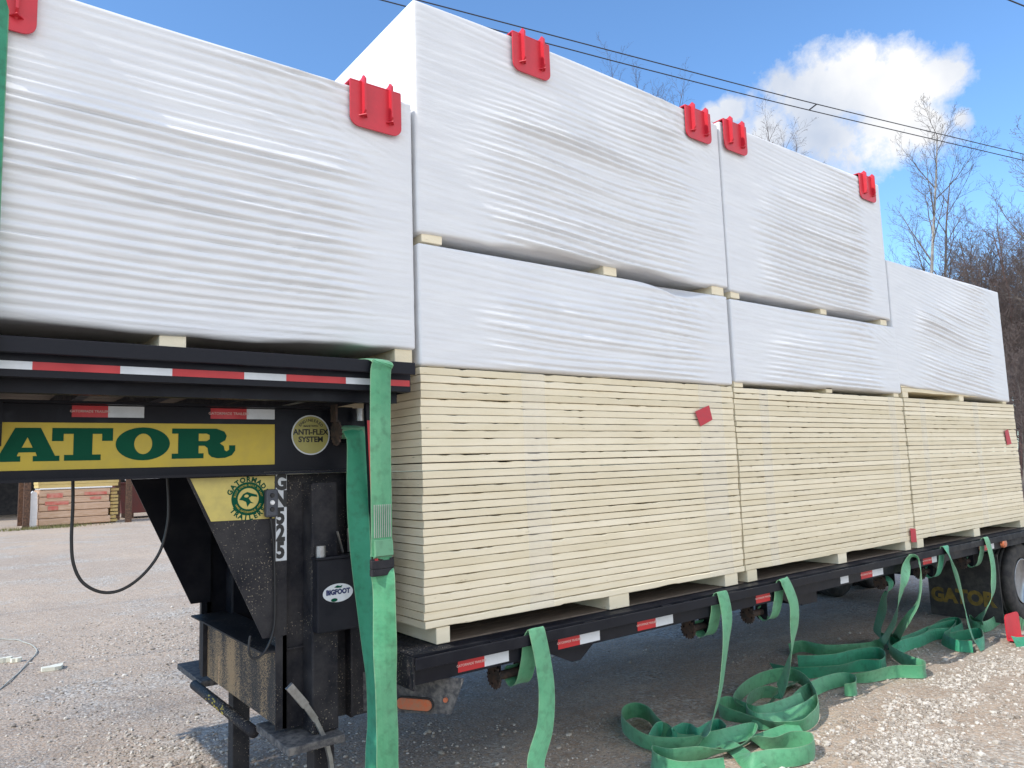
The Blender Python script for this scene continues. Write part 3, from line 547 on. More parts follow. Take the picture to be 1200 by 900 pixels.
# ------------------------------------------------------------------ power lines
def wires():
    A = Vector((19.528, 3.208, 8)); B = Vector((5.672, 6.091, 8)); d = (A-B).normalized()
    def line(P, label, r=.010):
        P = [Vector((q[0], q[1], 8)) for q in P]
        d0 = (P[0]-P[1]).normalized(); d1 = (P[-1]-P[-2]).normalized()
        P = [P[0]+d0*22, P[0]+d0*8]+P+[P[-1]+d1*12, P[-1]+d1*40]
        o = MB().tube(smooth_pts(P, 6), r, 6).build('power_line', 'wire', smooth=True)
        return tag(o, label, 'power line', 'overhead power lines')
    line([(4.231, 6.123), (8.053, 5.382), (12.236, 4.552), (18.973, 3.081)], 'upper of the two parallel black power lines crossing the cloud')
    line([(5.672, 6.091), (8.296, 5.604), (12.344, 4.79), (19.528, 3.208)], 'lower of the two parallel black power lines crossing the cloud')
    line([(9.5, 1.25), (11.998, .742)], 'single black power line cutting the top right corner of the sky', r=.012)
    o = MB().tube([(12.236, 4.552, 8), (12.344, 4.79, 8)], .014, 6).build('line_spacer', 'wire'); tag(o, 'short black spacer rod bridging the two parallel power lines', 'line spacer')
wires()

# ------------------------------------------------------------------ background at the left
def background():
    # open shed
    s = thing('storage_shed', (4, 44, -1), 'dark open storage shed far behind the yellow neck beam', 'shed')
    MB().box(-14, 18, 47.8, 48, -1, 3.4).build('wall', 'shed', s)
    MB().prism([(40, 3.3), (48.6, 4.0), (48.6, 4.12), (40, 3.42)], 'x', -14.5, 18.5).build('roof', 'shed', s)
    for x in (-13, -8, -3): MB().box(x-.12, x+.12, 40.2, 40.44, -1, 3.3).build('post', 'rust', s)
    r = thing('storage_rack', (2.4, 32, -1), 'rusty steel rack posts standing either side of the wrapped bundles', 'rack')
    for x in (.72, 4.25):
        for y in (31.0, 33.6): MB().box(x-.11, x+.11, y, y+.2, -1, 2.9).build('post', 'rust', r)
    for y in (31.02, 33.62): MB().box(.62, 4.35, y, y+.16, 2.9, 3.08).build('beam', 'rust', r)
    # bundles
    b = thing('wrapped_lumber_bundle', (2.4, 31.6, -1), 'tan film wrapped lumber bundle with faded red print between rusty posts', 'bundle')
    mb = MB(); rng = random.Random(2)
    z = -.95
    for k in range(5):
        h = .28; mb.box(1.12+rng.uniform(-.03, .03), 3.62+rng.uniform(-.05, .05), 31.5, 33.4, z, z+h-.015, .03); z += h
    mb.build('lumber', 'osb', b)
    m2 = MB()
    for (x0, x1, z0, z1) in ((1.4, 1.95, .12, .3), (1.35, 2.15, -.16, -.02), (1.45, 1.8, -.36, -.2), (2.7, 3.5, .18, .3), (2.9, 3.3, .0, .1)): m2.box(x0, x1, 31.465, 31.48, z0, z1)
    build_each(m2, 'red_print', 'pinkprint', b)
    MB().box(1.15, 3.7, 31.46, 33.4, z, z+.06, .02).build('wrap_lip', 'film', b)
    MB().box(1.2, 3.5, 31.6, 33.2, -1, -.95).build('bearer', 'rust', b)
    b2 = thing('yellow_board_bundle', (2.4, 31.6, z+.06), 'yellow board stack resting on top of the tan wrapped bundle', 'bundle')
    mb = MB(); zz = z+.065
    for k in range(12): mb.box(1.1+rng.uniform(-.05, .05), 3.95+rng.uniform(-.05, .05), 31.5, 33.3, zz, zz+.13, .01); zz += .135
    mb.build('boards', 'yfoam', b2)
    b3 = thing('board_stack', (3.85, 32, -1), 'ragged yellow board ends beside the right rusty post', 'board stack')
    mb = MB(); zz = -.95
    for k in range(10): mb.box(3.68, 3.92+rng.uniform(-.04, .06), 31.7, 33.2, zz, zz+.1); zz += .14
    mb.build('boards', 'yfoam', b3); MB().box(3.7, 3.9, 31.8, 33.1, -1, -.95).build('bearer', 'rust', b3)
    w = MB()
    prof = [(.86, -.97), (1.08, -.98), (1.09, -.2), (1.06, .35), (.93, .42), (.83, .3), (.85, -.3)]
    w.prism(prof, 'y', 31.3, 31.75)
    o = w.build('plastic_wrap_roll', 'film'); tag(o, 'crumpled white plastic wrap hanging beside the left rusty post', 'plastic wrap')
    d = thing('waste_bin', (5.4, 34, -1), 'dull red steel bin with white sacks on top behind the far gusset', 'bin')
    MB().prism([(4.5, -.75), (7.2, -.75), (7.4, .55), (4.35, .55)], 'y', 34, 36).build('body', 'container', d)
    MB().box(4.3, 7.45, 33.93, 36.07, .551, .62).build('rim', 'container', d)
    build_each(MB().box(4.8, 5.0, 34.1, 35.9, -1, -.75).box(6.7, 6.9, 34.1, 35.9, -1, -.75), 'skid', 'rust', d)
    for i, (x, zc, r) in enumerate(((5.1, .78, .3), (5.75, .72, .26))):
        bm = bmesh.new(); bmesh.ops.create_icosphere(bm, subdivisions=3, radius=1); rn = random.Random(i)
        mb = MB(); mb.add([(x+q.co.x*r*1.4*(1+.15*math.sin(9*q.co.y+5*q.co.z)), 34.5+q.co.y*r, zc+q.co.z*r*.75*(1+.12*math.sin(8*q.co.x))) for q in bm.verts], [[a.index for a in f.verts] for f in bm.faces]); bm.free()
        o = mb.build('plastic_sack', 'film', smooth=True); tag(o, ['lumpy white plastic sack on the left of the red bin', 'smaller white plastic sack on the right of the red bin'][i], 'sack', 'white sacks on the red bin')
    # weeds at the rack foot
    mb = MB(); rn = random.Random(9)
    for k in range(900):
        x = rn.gauss(1.2, .9); y = 30.6+rn.uniform(-.6, .6); hh = rn.uniform(.04, .16); a = rn.uniform(0, 6.28); dx, dy = .012*math.cos(a), .012*math.sin(a); lx, ly = rn.uniform(-.05, .05), rn.uniform(-.05, .05)
        mb.add([(x-dx, y-dy, -1), (x+dx, y+dy, -1), (x+lx, y+ly, -1+hh)], [(0, 1, 2)])
    o = mb.build('weeds', 'grass', fix=False); tag(o, 'thin yellow green weeds at the foot of the bundle rack', 'weeds', kind='stuff')
    # scraps and twine on the dirt
    def scrap(x, y, s, sd, lab):
        rn = random.Random(sd); n = 9; pts = []
        for k in range(n):
            a = 2*math.pi*k/n; r = s*rn.uniform(.65, 1.1)*(1.5 if abs(math.cos(a)) > .6 else .8); pts.append((x+r*math.cos(a), y+r*math.sin(a)))
        o = MB().prism(pts, 'z', -.998, -.965+rn.uniform(0, .02)).build('foam_scrap', 'foamscrap'); tag(o, lab, 'scrap', 'foam scraps on the dirt')
    scrap(-.936, 5.25, .075, 1, 'broad flat pale foam scrap lying alone on the dirt')
    scrap(-1.27, 5.95, .04, 2, 'small pale foam chunk at the left edge of the picture')
    scrap(-1.18, 5.88, .04, 3, 'small pale foam chunk just right of another one near the twine')
    pts = [(-1.6, 7.3), (-1.246, 7.26), (-1.066, 6.961), (-.974, 6.331), (-1.074, 5.81), (-1.307, 4.967), (-1.5, 4.5)]
    P = [(a, b, -.992+.004*math.sin(i)) for i, (a, b) in enumerate(smooth_pts([Vector((q[0], q[1], 0)) for q in pts], 8, xy=True))]
    o = MB().tube(P, .006, 6).build('twine', 'string', smooth=True); tag(o, 'thin pale twine curling over the dirt at the lower left', 'twine')
background()

# ------------------------------------------------------------------ trailer
ROOT = thing('gooseneck_trailer', (0, 0, -1), 'black gooseneck flatbed trailer carrying the stacked board packs', 'trailer')
YC = 1.22; YF = 2.56
def ring_pts(cx, cz, r, n=40, a0=0): return [(cx+r*math.cos(2*math.pi*k/n+a0), cz+r*math.sin(2*math.pi*k/n+a0)) for k in range(n)]

def side_rail(x0, x1, ztop, ysign, hbar, zbot, parent, seed):
    """deck edge channel + rub bar with spacers; ysign -1 near side"""
    y = (lambda a: a) if ysign < 0 else (lambda a: 2*YC-a)
    def bx(mb, xa, xb, ya, yb, za, zb, bev=0):
        a, b = sorted((y(ya), y(yb))); mb.box(xa, xb, a, b, za, zb, bev)
    mb = MB()   # channel: web with two lips
    bx(mb, x0, x1, -.078, -.070, zbot, ztop+.002)
    bx(mb, x0, x1, -.070, -.03, zbot, zbot+.008); bx(mb, x0, x1, -.070, .03, ztop-.006, ztop+.002)
    mb.build('side_channel', 'black', parent)
    mb = MB(); bx(mb, x0-.005, x1, -.128, -.116, ztop-hbar, ztop, .003); mb.build('rub_rail', 'black', parent)
    mb = MB(); x = x0+.02
    while x < x1:
        bx(mb, x, x+.055, -.116, -.078, ztop-hbar+.004, ztop-.008); x += .61
        if ysign < 0 and x+.1 < x1: bx(mb, x-.2, x-.12, -.1, -.078, ztop-.012, ztop-.004)
    build_each(mb, 'rail_spacer', 'black', parent)

side_rail(-.12, 8.25, -.085, -1, .052, -.212, ROOT, 1)
side_rail(-.12, 8.25, -.085, 1, .052, -.212, ROOT, 2)
side_rail(-2.75, -.10, 1.236, -1, .056, 1.105, ROOT, 3)
side_rail(-2.75, -.10, 1.236, 1, .056, 1.105, ROOT, 4)
# end headers of both decks
MB().box(-.130, -.121, -.11, 2.55, -.225, -.085).build('front_header', 'dusty', ROOT)
MB().box(-.104, -.097, -.068, 2.508, 1.105, 1.23).build('neck_deck_header', 'black', ROOT)
MB().box(8.24, 8.25, -.068, 2.508, -.212, -.09).build('rear_header', 'black', ROOT)
# decks
mb = MB(); y = .035
while y < 2.39: mb.box(.12, 8.235, y, min(y+.188, 2.508), -.115, -.078); y += .193
mb.build('deck', 'wood', ROOT)
# tread plate at the deck front
mb = MB().box(-.119, .118, -.068, 2.508, -.09, -.082)
for i in range(6):
    for j in range(64):
        cx, cy = -.10+i*.04, -.05+j*.04; a = .7 if (i+j) % 2 else -.7; c, s = math.cos(a), math.sin(a)
        mb.add([(cx-.013*c, cy-.013*s, -.0819), (cx+.004*s, cy-.004*c, -.0819), (cx+.013*c, cy+.013*s, -.0819), (cx-.004*s, cy+.004*c, -.0819), (cx, cy, -.0785)], [(0, 1, 4), (1, 2, 4), (2, 3, 4), (3, 0, 4)])
mb.build('tread_plate', 'dusty', ROOT, fix=False)
mb = MB()
for k in range(6): mb.box(-2.74, -.106, -.068+k*.43, -.068+k*.43+.42, 1.205, 1.2375)
mb.build('neck_deck', 'wood', ROOT)
# cross members
mb = MB(); x = .15
while x < 8.2: mb.box(x, x+.05, -.068, 2.508, -.205, -.117); x += .406
build_each(mb, 'deck_crossmember', 'black', ROOT)
mb = MB(); x = -2.68
while x < -.15: mb.box(x, x+.045, -.068, 2.508, 1.115, 1.203); x += .33
build_each(mb, 'neck_crossmember', 'black', ROOT)
mb = MB().box(-2.7, -.13, .0, .05, 1.058, 1.112).box(-2.7, -.13, 2.39, 2.44, 1.058, 1.112); build_each(mb, 'neck_runner', 'black', ROOT)
# main frame beams (low, the deck's cross members pass through them)
for yy in (.34, 2.04):
    mb = MB().box(-.11, 8.2, yy, yy+.01, -.262, -.206).box(-.11, 8.2, yy-.05, yy+.06, -.272, -.2622); mb.build('main_beam', 'black', ROOT)
# neck beams and uprights
YA, YB = .30, 1.52
for yy, sg in ((YA, 1), (YB, 1)):
    mb = MB().box(-2.75, -.24, yy, yy+.010, .756, 1.046)
    mb.box(-2.75, -.24, yy-.052, yy+.062, .744, .7555).box(-2.75, -.24, yy-.052, yy+.062, 1.0465, 1.057)
    mb.build('neck_beam', 'black', ROOT)
    g = MB().prism([(-.985, .7435), (-.548, .7435), (-.548, .02), (-.655, .02)], 'y', yy, yy+.010)
    g = g.build('gusset_plate', 'dusty' if yy == YA else 'black', ROOT); 
    mb = MB().box(-.566, -.548, yy, yy+.16, -.385, .019).box(-.547, -.25, yy+.03, yy+.04, -.40, .742)
    mb.box(-.2495, -.238, yy-.03, yy+.10, -.40, .742).box(-.598, -.548, yy, yy+.0098, -.385, .0195)
    mb.build('neck_upright', 'dusty' if yy == YA else 'black', ROOT)
# plates between the uprights
MB().box(-.575, -.567, YA+.011, YB, -.385, -.052).build('front_panel', 'mud', ROOT)
MB().box(-.655, -.44, YA+.012, YB-.002, -.051, -.043).build('panel_lip', 'dusty', ROOT)
MB().box(-.60, -.576, YB-.05, YB-.002, -.385, -.052).build('panel_post', 'dusty', ROOT)
MB().box(-.262, -.25, YA+.05, YB-.002, -.39, .742).build('back_panel', 'black', ROOT)
MB().box(-.237, -.131, YA, YA+.01, -.405, .4).build('side_plate', 'dusty', ROOT)
MB().box(-.237, -.131, YB, YB+.01, -.405, -.1).build('side_plate', 'dusty', ROOT)
# diagonal corner plate with its amber light
def diag(s, n, z):   # s along the plate, n outward
    a = Vector((-.18, .31, 0)); b = Vector((.095, -.105, 0)); d = (b-a).normalized(); o = Vector((d.y, -d.x, 0))
    if o.x > 0: o = -o
    q = a+d*s+o*n; return (q.x, q.y, z)
Ld = math.hypot(.275, .415)
mb = MB(); prof = [(0, -.395), (Ld-.03, -.375), (Ld+.04, -.214), (0, -.214)]
mb.add([diag(s, n, z) for n in (0, -.008) for s, z in prof], [(0, 1, 2, 3), (7, 6, 5, 4), (0, 4, 5, 1), (1, 5, 6, 2), (2, 6, 7, 3), (3, 7, 4, 0)])
cp = mb.build('corner_plate', 'greydust', ROOT)
def stad(s0, z0, L, H, n0, n1, n=12):
    pts = []
    for k in range(n+1): a = -math.pi/2+math.pi*k/n; pts.append((s0+L/2-H/2+H/2*math.cos(a), z0+H/2*math.sin(a)))
    for k in range(n+1): a = math.pi/2+math.pi*k/n; pts.append((s0-L/2+H/2+H/2*math.cos(a), z0+H/2*math.sin(a)))
    m = len(pts); v = [diag(s, n0, z) for s, z in pts]+[diag(s, n1, z) for s, z in pts]
    return MB().add(v, [tuple(range(m)), tuple(range(m, 2*m))[::-1]]+[(i, (i+1) % m, (i+1) % m+m, i+m) for i in range(m)])
ml = stad(.29, -.338, .192, .060, 0, .012).build('marker_light', 'rubber', ROOT); ml['label'] = 'oval amber light on the dusty corner plate'
stad(.29, -.338, .178, .050, .0125, .02).build('lens', 'amber', ml)
stad(.445, -.312, .022, .022, 0, .008).build('clearance_light', 'amber', ROOT)
# near-side marker on the rail by the wheel
c = MB().ring([(-.115, .0), (-.112, .035), (-.100, .045), (-.079, .045)], 'y', (6.53, 0, -.165), 24).build('rail_marker_light', 'amber', ROOT)
# outriggers below the rail
for x in (.86, 2.95, 5.2):
    MB().prism([(x-.17, -.213), (x+.17, -.213), (x+.06, -.29), (x, -.29)], 'y', -.045, -.037).build('outrigger_plate', 'black', ROOT)
# spare structure: torque tube and toolbox dark shape
MB().box(3.05, 3.25, -.03, 2.45, -.30, -.2125).build('spare_carrier', 'black', ROOT)

# decals on the neck beam
DY = YA-.0012
def decal(name, pts, m, parent, y=DY, t=.001, holes=()): return MB().prism(pts, 'y', y-t, y, holes).build(name, m, parent)
pan = decal('name_panel', [(-1.98, .790), (-.606, .790), (-.606, .974), (-1.98, .974)], 'yellow', ROOT)
def ell(cx, cz, rx, rz, n=36): return [(cx+rx*math.cos(2*math.pi*k/n), cz+rz*math.sin(2*math.pi*k/n)) for k in range(n)]
GL = {
 'G': ([(1.2, .46), (.62, .46), (.62, .6), (.76, .6), (.76, .25), (.6, .16), (.42, .3), (.36, .5), (.42, .72), (.6, .86), (.74, .8), (.82, .66), (1.05, .66), (1.05, 1), (.9, 1), (.84, .93), (.6, 1.02), (.3, .97), (.08, .75), (.0, .5), (.08, .25), (.3, .03), (.6, -.02), (.86, .06), (.9, 0), (1.1, 0), (1.1, .32), (1.2, .32)], []),
 'A': ([(0, 0), (.5, 0), (.5, .16), (.43, .16), (.46, .27), (.79, .27), (.82, .16), (.74, .16), (.74, 0), (1.27, 0), (1.27, .16), (1.18, .16), (.88, 1), (.38, 1), (.08, .16), (0, .16)], [[(.52, .41), (.73, .41), (.625, .72)]]),
 'T': ([(0, 1), (1.25, 1), (1.25, .6), (1.02, .6), (1.02, .82), (.82, .82), (.82, .18), (1.0, .18), (1.0, 0), (.25, 0), (.25, .18), (.43, .18), (.43, .82), (.23, .82), (.23, .6), (0, .6)], []),
 'O': (ell(.6, .5, .6, .53), [ell(.6, .5, .2, .33, 28)]),
 'R': ([(0, 0), (.62, 0), (.62, .17), (.52, .17), (.52, .42), (.64, .42), (.70, .34), (.72, .14), (.78, .04), (.90, -.01), (1.06, .0), (1.2, .09), (1.27, .25), (1.27, .43), (1.14, .43), (1.14, .28), (1.09, .22), (1.05, .26), (1.03, .4), (.95, .5), (1.06, .6), (1.09, .75), (1.04, .9), (.88, 1), (0, 1), (0, .83), (.12, .83), (.12, .17), (0, .17)], [[(.52, .58), (.68, .58), (.74, .64), (.74, .78), (.68, .83), (.52, .83)]]),
}
for ch, x0, x1, w in (('G', -1.93, -1.69, 1.2), ('A', -1.665, -1.452, 1.27), ('T', -1.487, -1.270, 1.25), ('O', -1.262, -1.056, 1.2), ('R', -1.048, -.784, 1.27)):
    o, hs = GL[ch]; z0, z1 = .824, .953
    if ch == 'A': x0, x1 = -1.668, -1.457
    if ch == 'T': x0, x1 = -1.484, -1.272
    tr = lambda p: (x0+p[0]/w*(x1-x0), z0+p[1]*(z1-z0))
    if ch == 'T': z0 = .824
    decal('letter', [tr(p) for p in o], 'green', pan, y=DY-.0012, holes=[[tr(p) for p in h] for h in hs])
# triangular badge panel
bp = decal('badge_panel', [(-.972, .738), (-.606, .738), (-.606, .545), (-.884, .550)], 'brightyellow', ROOT)
EX, EZ, ER = -.725, .640, .092
decal('badge_ring', ell(EX, EZ, .074, .074, 40), 'green', bp, y=DY-.0012, holes=[ell(EX, EZ, .047, .047, 32)])
rn = random.Random(4)
# alligator head squiggle: wedge jaws, eye and nostril
decal('badge_art', [(EX-.040, EZ-.004), (EX-.022, EZ+.022), (EX-.004, EZ+.030), (EX+.012, EZ+.024), (EX+.038, EZ+.016), (EX+.040, EZ+.006), (EX+.014, EZ+.010), (EX+.002, EZ+.002), (EX+.012, EZ-.014), (EX+.026, EZ-.022), (EX+.008, EZ-.020), (EX-.004, EZ-.036), (EX-.010, EZ-.014), (EX-.026, EZ-.006)], 'green', bp, y=DY-.0012, holes=[ell(EX-.008, EZ+.012, .010, .007, 12)])
def arc_text(txt, cx, cz, r, a_mid, span, size, m, parent, y, inward=False, bold=.0, name='badge_lettering'):
    mb = MB(); n = len(txt)
    for i, c in enumerate(txt):
        if c == ' ': continue
        t = (i+.5)/n-.5
        a = a_mid-t*span if not inward else a_mid+t*span
        rot = a-math.pi/2 if not inward else a+math.pi/2
        q = text_mb(c, size, (cx+r*math.cos(a), y, cz+r*math.sin(a)), rot=rot, bold=bold, sx=1.0, thick=.0004)
        mb.add(q.v, q.f)
    return mb.build(name, m, parent, fix=False)
arc_text('GATORMADE', EX, EZ, .085, math.pi/2, 2.7, .030, 'green', bp, DY-.0014, bold=.0014)
arc_text('TRAILERS', EX, EZ, .085, -math.pi/2, 2.1, .030, 'green', bp, DY-.0014, True, bold=.0014)
arc_text('BUILT STRONG BUILT TO LAST', EX, EZ, .060, math.pi/2, 2.9, .0115, 'yellow', bp, DY-.0030)
arc_text('WWW.GATORMADE.COM', EX, EZ, .060, -math.pi/2, 2.3, .0115, 'yellow', bp, DY-.0030, True)
# round sticker
CX, CZ = -.432, .925
cs = decal('round_sticker', ell(CX, CZ, .095, .095, 48), 'paleyellow', ROOT)
decal('sticker_border', ell(CX, CZ, .0945, .0945, 48), 'whitetape', cs, y=DY-.0012, holes=[ell(CX, CZ, .089, .089, 44)])
mb = text_mb('ANTI-FLEX', .036, (CX, DY-.0014, CZ+.013), bold=.0012, thick=.0004); q = text_mb('SYSTEM', .036, (CX, DY-.0014, CZ-.022), bold=.0012, thick=.0004); mb.add(q.v, q.f)
q = text_mb('MADE WITH', .013, (CX, DY-.0014, CZ+.042), bold=.0003, thick=.0004); mb.add(q.v, q.f)
mb.build('sticker_lettering', 'blackpaint', cs, fix=False)
arc_text('ENGINEERED', CX, CZ, .070, math.pi/2, 1.9, .019, 'blackpaint', cs, DY-.0014, name='sticker_lettering', bold=.0004)
# GN525 strip
st = decal('model_strip', [(-.600, .352), (-.549, .352), (-.549, .746-.004), (-.600, .742)], 'whitetape', ROOT)
mb = MB()
for i, c in enumerate('GN525'):
    q = text_mb(c, .098, (-.578, DY-.0014, .705-i*.077), bold=.005, sx=.80, thick=.0004); mb.add(q.v, q.f)
mb.build('strip_lettering', 'blackpaint', st, fix=False)

# reflective tapes
def tape(x0, xm, x1, z0, z1, y, white=True, red=True, parent=ROOT, txt=True):
    if red:
        r = MB().box(x0, xm, y-.0015, y-.0003, z0, z1).build('red_tape', 'redtape', parent)
        if txt:
            text_mb('GATORMADE TRAILERS', (xm-x0)*.105, ((x0+xm)/2, y-.002, (z0+z1)/2), thick=.0003, bold=.0002).build('tape_lettering', 'pinkish', r, fix=False)
    if white: MB().box(xm, x1, y-.0015, y-.0003, z0, z1).build('white_tape', 'whitetape', parent)
for x0, xm, x1, rd, wh in ((.095, .245, .39, 1, 1), (.71, .86, 1.005, 1, 1), (1.30, 1.45, 1.60, 1, 1), (2.42, 2.575, 2.6, 1, 0), (3.24, 3.47, 3.633-.05, 0, 1), (3.77, 3.94, 4.11, 1, 1), (4.80, 4.965, 5.06, 1, 1), (5.96, 6.19, 6.30, 1, 1)):
    tape(x0+.03, xm+.03, x1+.03, -.200, -.142, -.0785, bool(wh), bool(rd))
for x0, xm, x1 in ((-1.42, -1.292, -1.158), (-.891, -.734, -.606)): tape(x0, xm, x1, 1.0-.003, 1.043, YA)
seg = [(-2.7, -2.3, 'w'), (-2.3, -1.95, 'r'), (-1.95, -1.606, 'w'), (-1.606, -1.334, 'r'), (-1.334, -1.156, 'w'), (-1.156, -.885, 'r'), (-.885, -.712, 'w'), (-.712, -.444, 'r'), (-.444, -.29, 'w'), (-.29, -.125, 'r')]
for a, b, c in seg: MB().box(a+.02, b+.02, -.0797, -.0785, 1.130, 1.158).build('red_tape' if c == 'r' else 'white_tape', 'redtape' if c == 'r' else 'whitetape', ROOT)

# jacks
def jack(y, near):
    MB().box(-.462, -.335, y-.075, y+.05, -.415, .70, .008).build('jack_tube', 'dusty' if near else 'black', ROOT)
    lg = MB().box(-.445, -.350, y-.055, y+.038, -.985, -.416, .004).build('jack_leg', 'dusty', ROOT)
    MB().box(-.50, -.295, y-.11, y+.09, -.998, -.986).build('foot', 'dusty', lg)
jack(.29, True); jack(1.47, False)
for y0, y1 in ((.14, .56), (1.50, 2.05)):
    mb = MB().box(-.60, -.34, y0, y1, -.452, -.418, .004)
    mb.build('step', 'greydust', ROOT)
MB().tube([(-.61, .55, -.452), (-.61, 1.60, -.452)], .026, 14).build('cross_shaft', 'dusty', ROOT, smooth=True)
mb = MB(); rn = random.Random(12)
for k in range(26):
    y = rn.uniform(.95, 1.27); a = rn.uniform(2.2, 3.6); s = rn.uniform(.004, .011); c = (-.61+.0268*math.cos(a), y, -.452+.0268*math.sin(a)); tz = Vector((-math.sin(a), 0, math.cos(a))); ty = Vector((0, 1, 0)); cc = Vector(c)
    mb.add([cc+tz*s*.5+ty*s, cc-tz*s*.4+ty*s*1.6, cc-tz*s*.6-ty*s, cc+tz*s*.3-ty*s*1.5], [(0, 1, 2, 3)])
mb.build('yellow_paint_mark', 'yellow', ROOT, fix=False)
# jack crank handle
h = MB(); P = [Vector(q) for q in ((-.575, .20, -.178), (-.50, .20, -.275), (-.455, .20, -.345), (-.405, .20, -.45), (-.385, .2, -.53), (-.372, .2, -.66))]
for i in range(5):
    a, b = P[i], P[i+1]; d = (b-a).normalized(); nn = Vector((0, 1, 0)).cross(d); w = [.034, .026, .018, .018, .018][i]; t = .010
    vs = [a+nn*w/2+Vector((0, t*s, 0)) for s in (-1, 1)]+[a-nn*w/2+Vector((0, t*s, 0)) for s in (-1, 1)]+[b+nn*w/2+Vector((0, t*s, 0)) for s in (-1, 1)]+[b-nn*w/2+Vector((0, t*s, 0)) for s in (-1, 1)]
    h.add(vs, [(0, 1, 3, 2), (4, 6, 7, 5), (0, 4, 5, 1), (2, 3, 7, 6), (0, 2, 6, 4), (1, 5, 7, 3)])
h.build('jack_handle', 'steel', ROOT)

# gear box with the oval plate
gb = MB().box(-.463, -.215, .150, .2135, .030, .352, .006).build('gear_box', 'black', ROOT)
MB().box(-.470, -.208, .143, .2135, .3525, .364, .003).build('lid', 'black', gb)
ov = MB().prism([(-.366+.073*math.cos(t)*1.0, .200+.041*math.sin(t)+.0*math.cos(t)) for t in [2*math.pi*k/36 for k in range(36)]], 'y', .1475, .1492).build('oval_plate', 'whitetape', gb)
text_mb('BIGFOOT', .030, (-.366, .1468, .204), bold=.0018, thick=.0004, sx=.9).build('plate_lettering', mat('dark_blue_lettering', (.01, .02, .10), .4, c2=(.01, .02, .08)), gb, fix=False)
m3 = MB().prism(ell(-.385, .170, .016, .008, 14), 'y', .1462, .147); m3.prism([(-.385, .226), (-.37, .234), (-.355, .229), (-.345, .233), (-.35, .222), (-.37, .222)], 'y', .1462, .147); m3.build('plate_art', 'green', gb)
# hoses behind the gear box
mb = MB()
mb.tube(smooth_pts([Vector(q) for q in ((-.44, .26, .36), (-.44, .25, .43), (-.40, .24, .475), (-.35, .24, .44), (-.345, .25, .36))], 6), .007, 7)
mb.tube([(-.30, .24, .37), (-.345, .2, .47)], .006, 6); mb.tube([(-.27, .24, .37), (-.29, .2, .48)], .006, 6)
build_each(mb, 'hose', 'steel', ROOT)
MB().ring([(0, .0), (0, .022), (.05, .022), (.05, 0)], 'z', (-.435, .18, .364), 16).build('filler_cap', 'steel', ROOT)
# remote control box on the badge panel
rc = MB().box(-.657, -.599, .262, .2985, .552, .678, .010).build('control_box', mat('slate_plastic', (.05, .055, .07), .5, c2=(.07, .075, .09)), ROOT)
for z, m in ((.650, 'blackpaint'), (.618, 'whitepaint'), (.588, 'blackpaint')): MB().ring([(0, .011), (-.006, .009), (-.006, 0)], 'y', (-.628, .262, z), 14).build('button', m, rc)
P = smooth_pts([Vector(q) for q in ((-.628, .285, .552), (-.612, .285, .40), (-.607, .285, .193), (-.612, .285, .06), (-.65, .283, -.03), (-.70, .283, -.055), (-.722, .285, -.02), (-.715, .29, .045))], 8)
MB().tube(P, .0055, 7).build('control_cable', 'cable', ROOT, smooth=True)
# hanging loop of cable below the neck
P = smooth_pts([Vector(q) for q in ((-1.385, .5, .75), (-1.382, .5, .64), (-1.383, .5, .50), (-1.372, .5, .40), (-1.335, .5, .322), (-1.265, .5, .276), (-1.19, .5, .278), (-1.11, .5, .33), (-1.045, .5, .42), (-1.015, .5, .54), (-1.012, .5, .64), (-1.019, .5, .75))], 8)
o = MB().tube(P, .0065, 8).build('hanging_cable', 'cable', ROOT, smooth=True); o['label'] = 'black cable hanging in a loop below the neck beam'

# vertical post with red tape beside the front strap
MB().prism([(-.262, 1.10), (-.238, 1.10), (-.190, -.08), (-.214, -.08)], 'y', .06, .085).build('tape_post', 'black', ROOT)
MB().prism([(-.256, .98), (-.234, .98), (-.197, .07), (-.219, .07)], 'y', .0585, .0597).build('red_tape', 'redtape', ROOT)
MB().prism([(-.2345, .45), (-.2125, .45), (-.2095, .37), (-.2315, .37)], 'y', .057, .0582).build('white_tape', 'whitetape', ROOT)

# winches
def winch(x, y, z, label):
    t = thing('strap_winch', (x, y, z), label, 'winch', 'strap winches under the side rail')
    t.parent = ROOT; t.location = (x, y, z+1)
    for k in ('label', 'category', 'group'):
        if k in t: del t[k]
    # drum along x, ratchet disc facing -x with teeth
    MB().ring([(-.045, .022), (.11, .022)], 'x', (x, y, z), 18).build('drum', 'darkrust', t, smooth=False)
    prof = []
    for k in range(36):
        a = 2*math.pi*k/36; r = .060 if k % 2 else .050; prof.append((y+r*math.cos(a), z+r*math.sin(a)))
    holes = [[(y+.036*math.cos(b+j)+.007*math.cos(2*math.pi*k/8), z+.036*math.sin(b+j)+.007*math.sin(2*math.pi*k/8)) for k in range(8)] for j in (0, 1.57, 3.14, 4.71) for b in (.4,)]
    MB().prism(prof, 'x', x-.055, x-.047, holes).build('ratchet_wheel', 'darkrust', t)
    mb = MB()
    for xx in (x-.045, x+.105): mb.prism([(y-.045, z+.10), (y+.045, z+.10), (y+.045, z-.02), (y+.03, z-.05), (y-.03, z-.05), (y-.045, z-.02)], 'x', xx, xx+.006)
    mb.box(x-.045, x+.111, y-.045, y+.045, z+.1002, z+.106)
    mb.build('bracket', 'black', t)
for x in (.45, 1.93, 2.535, 4.32, 5.02, 5.87): winch(x, .02, -.29, '')
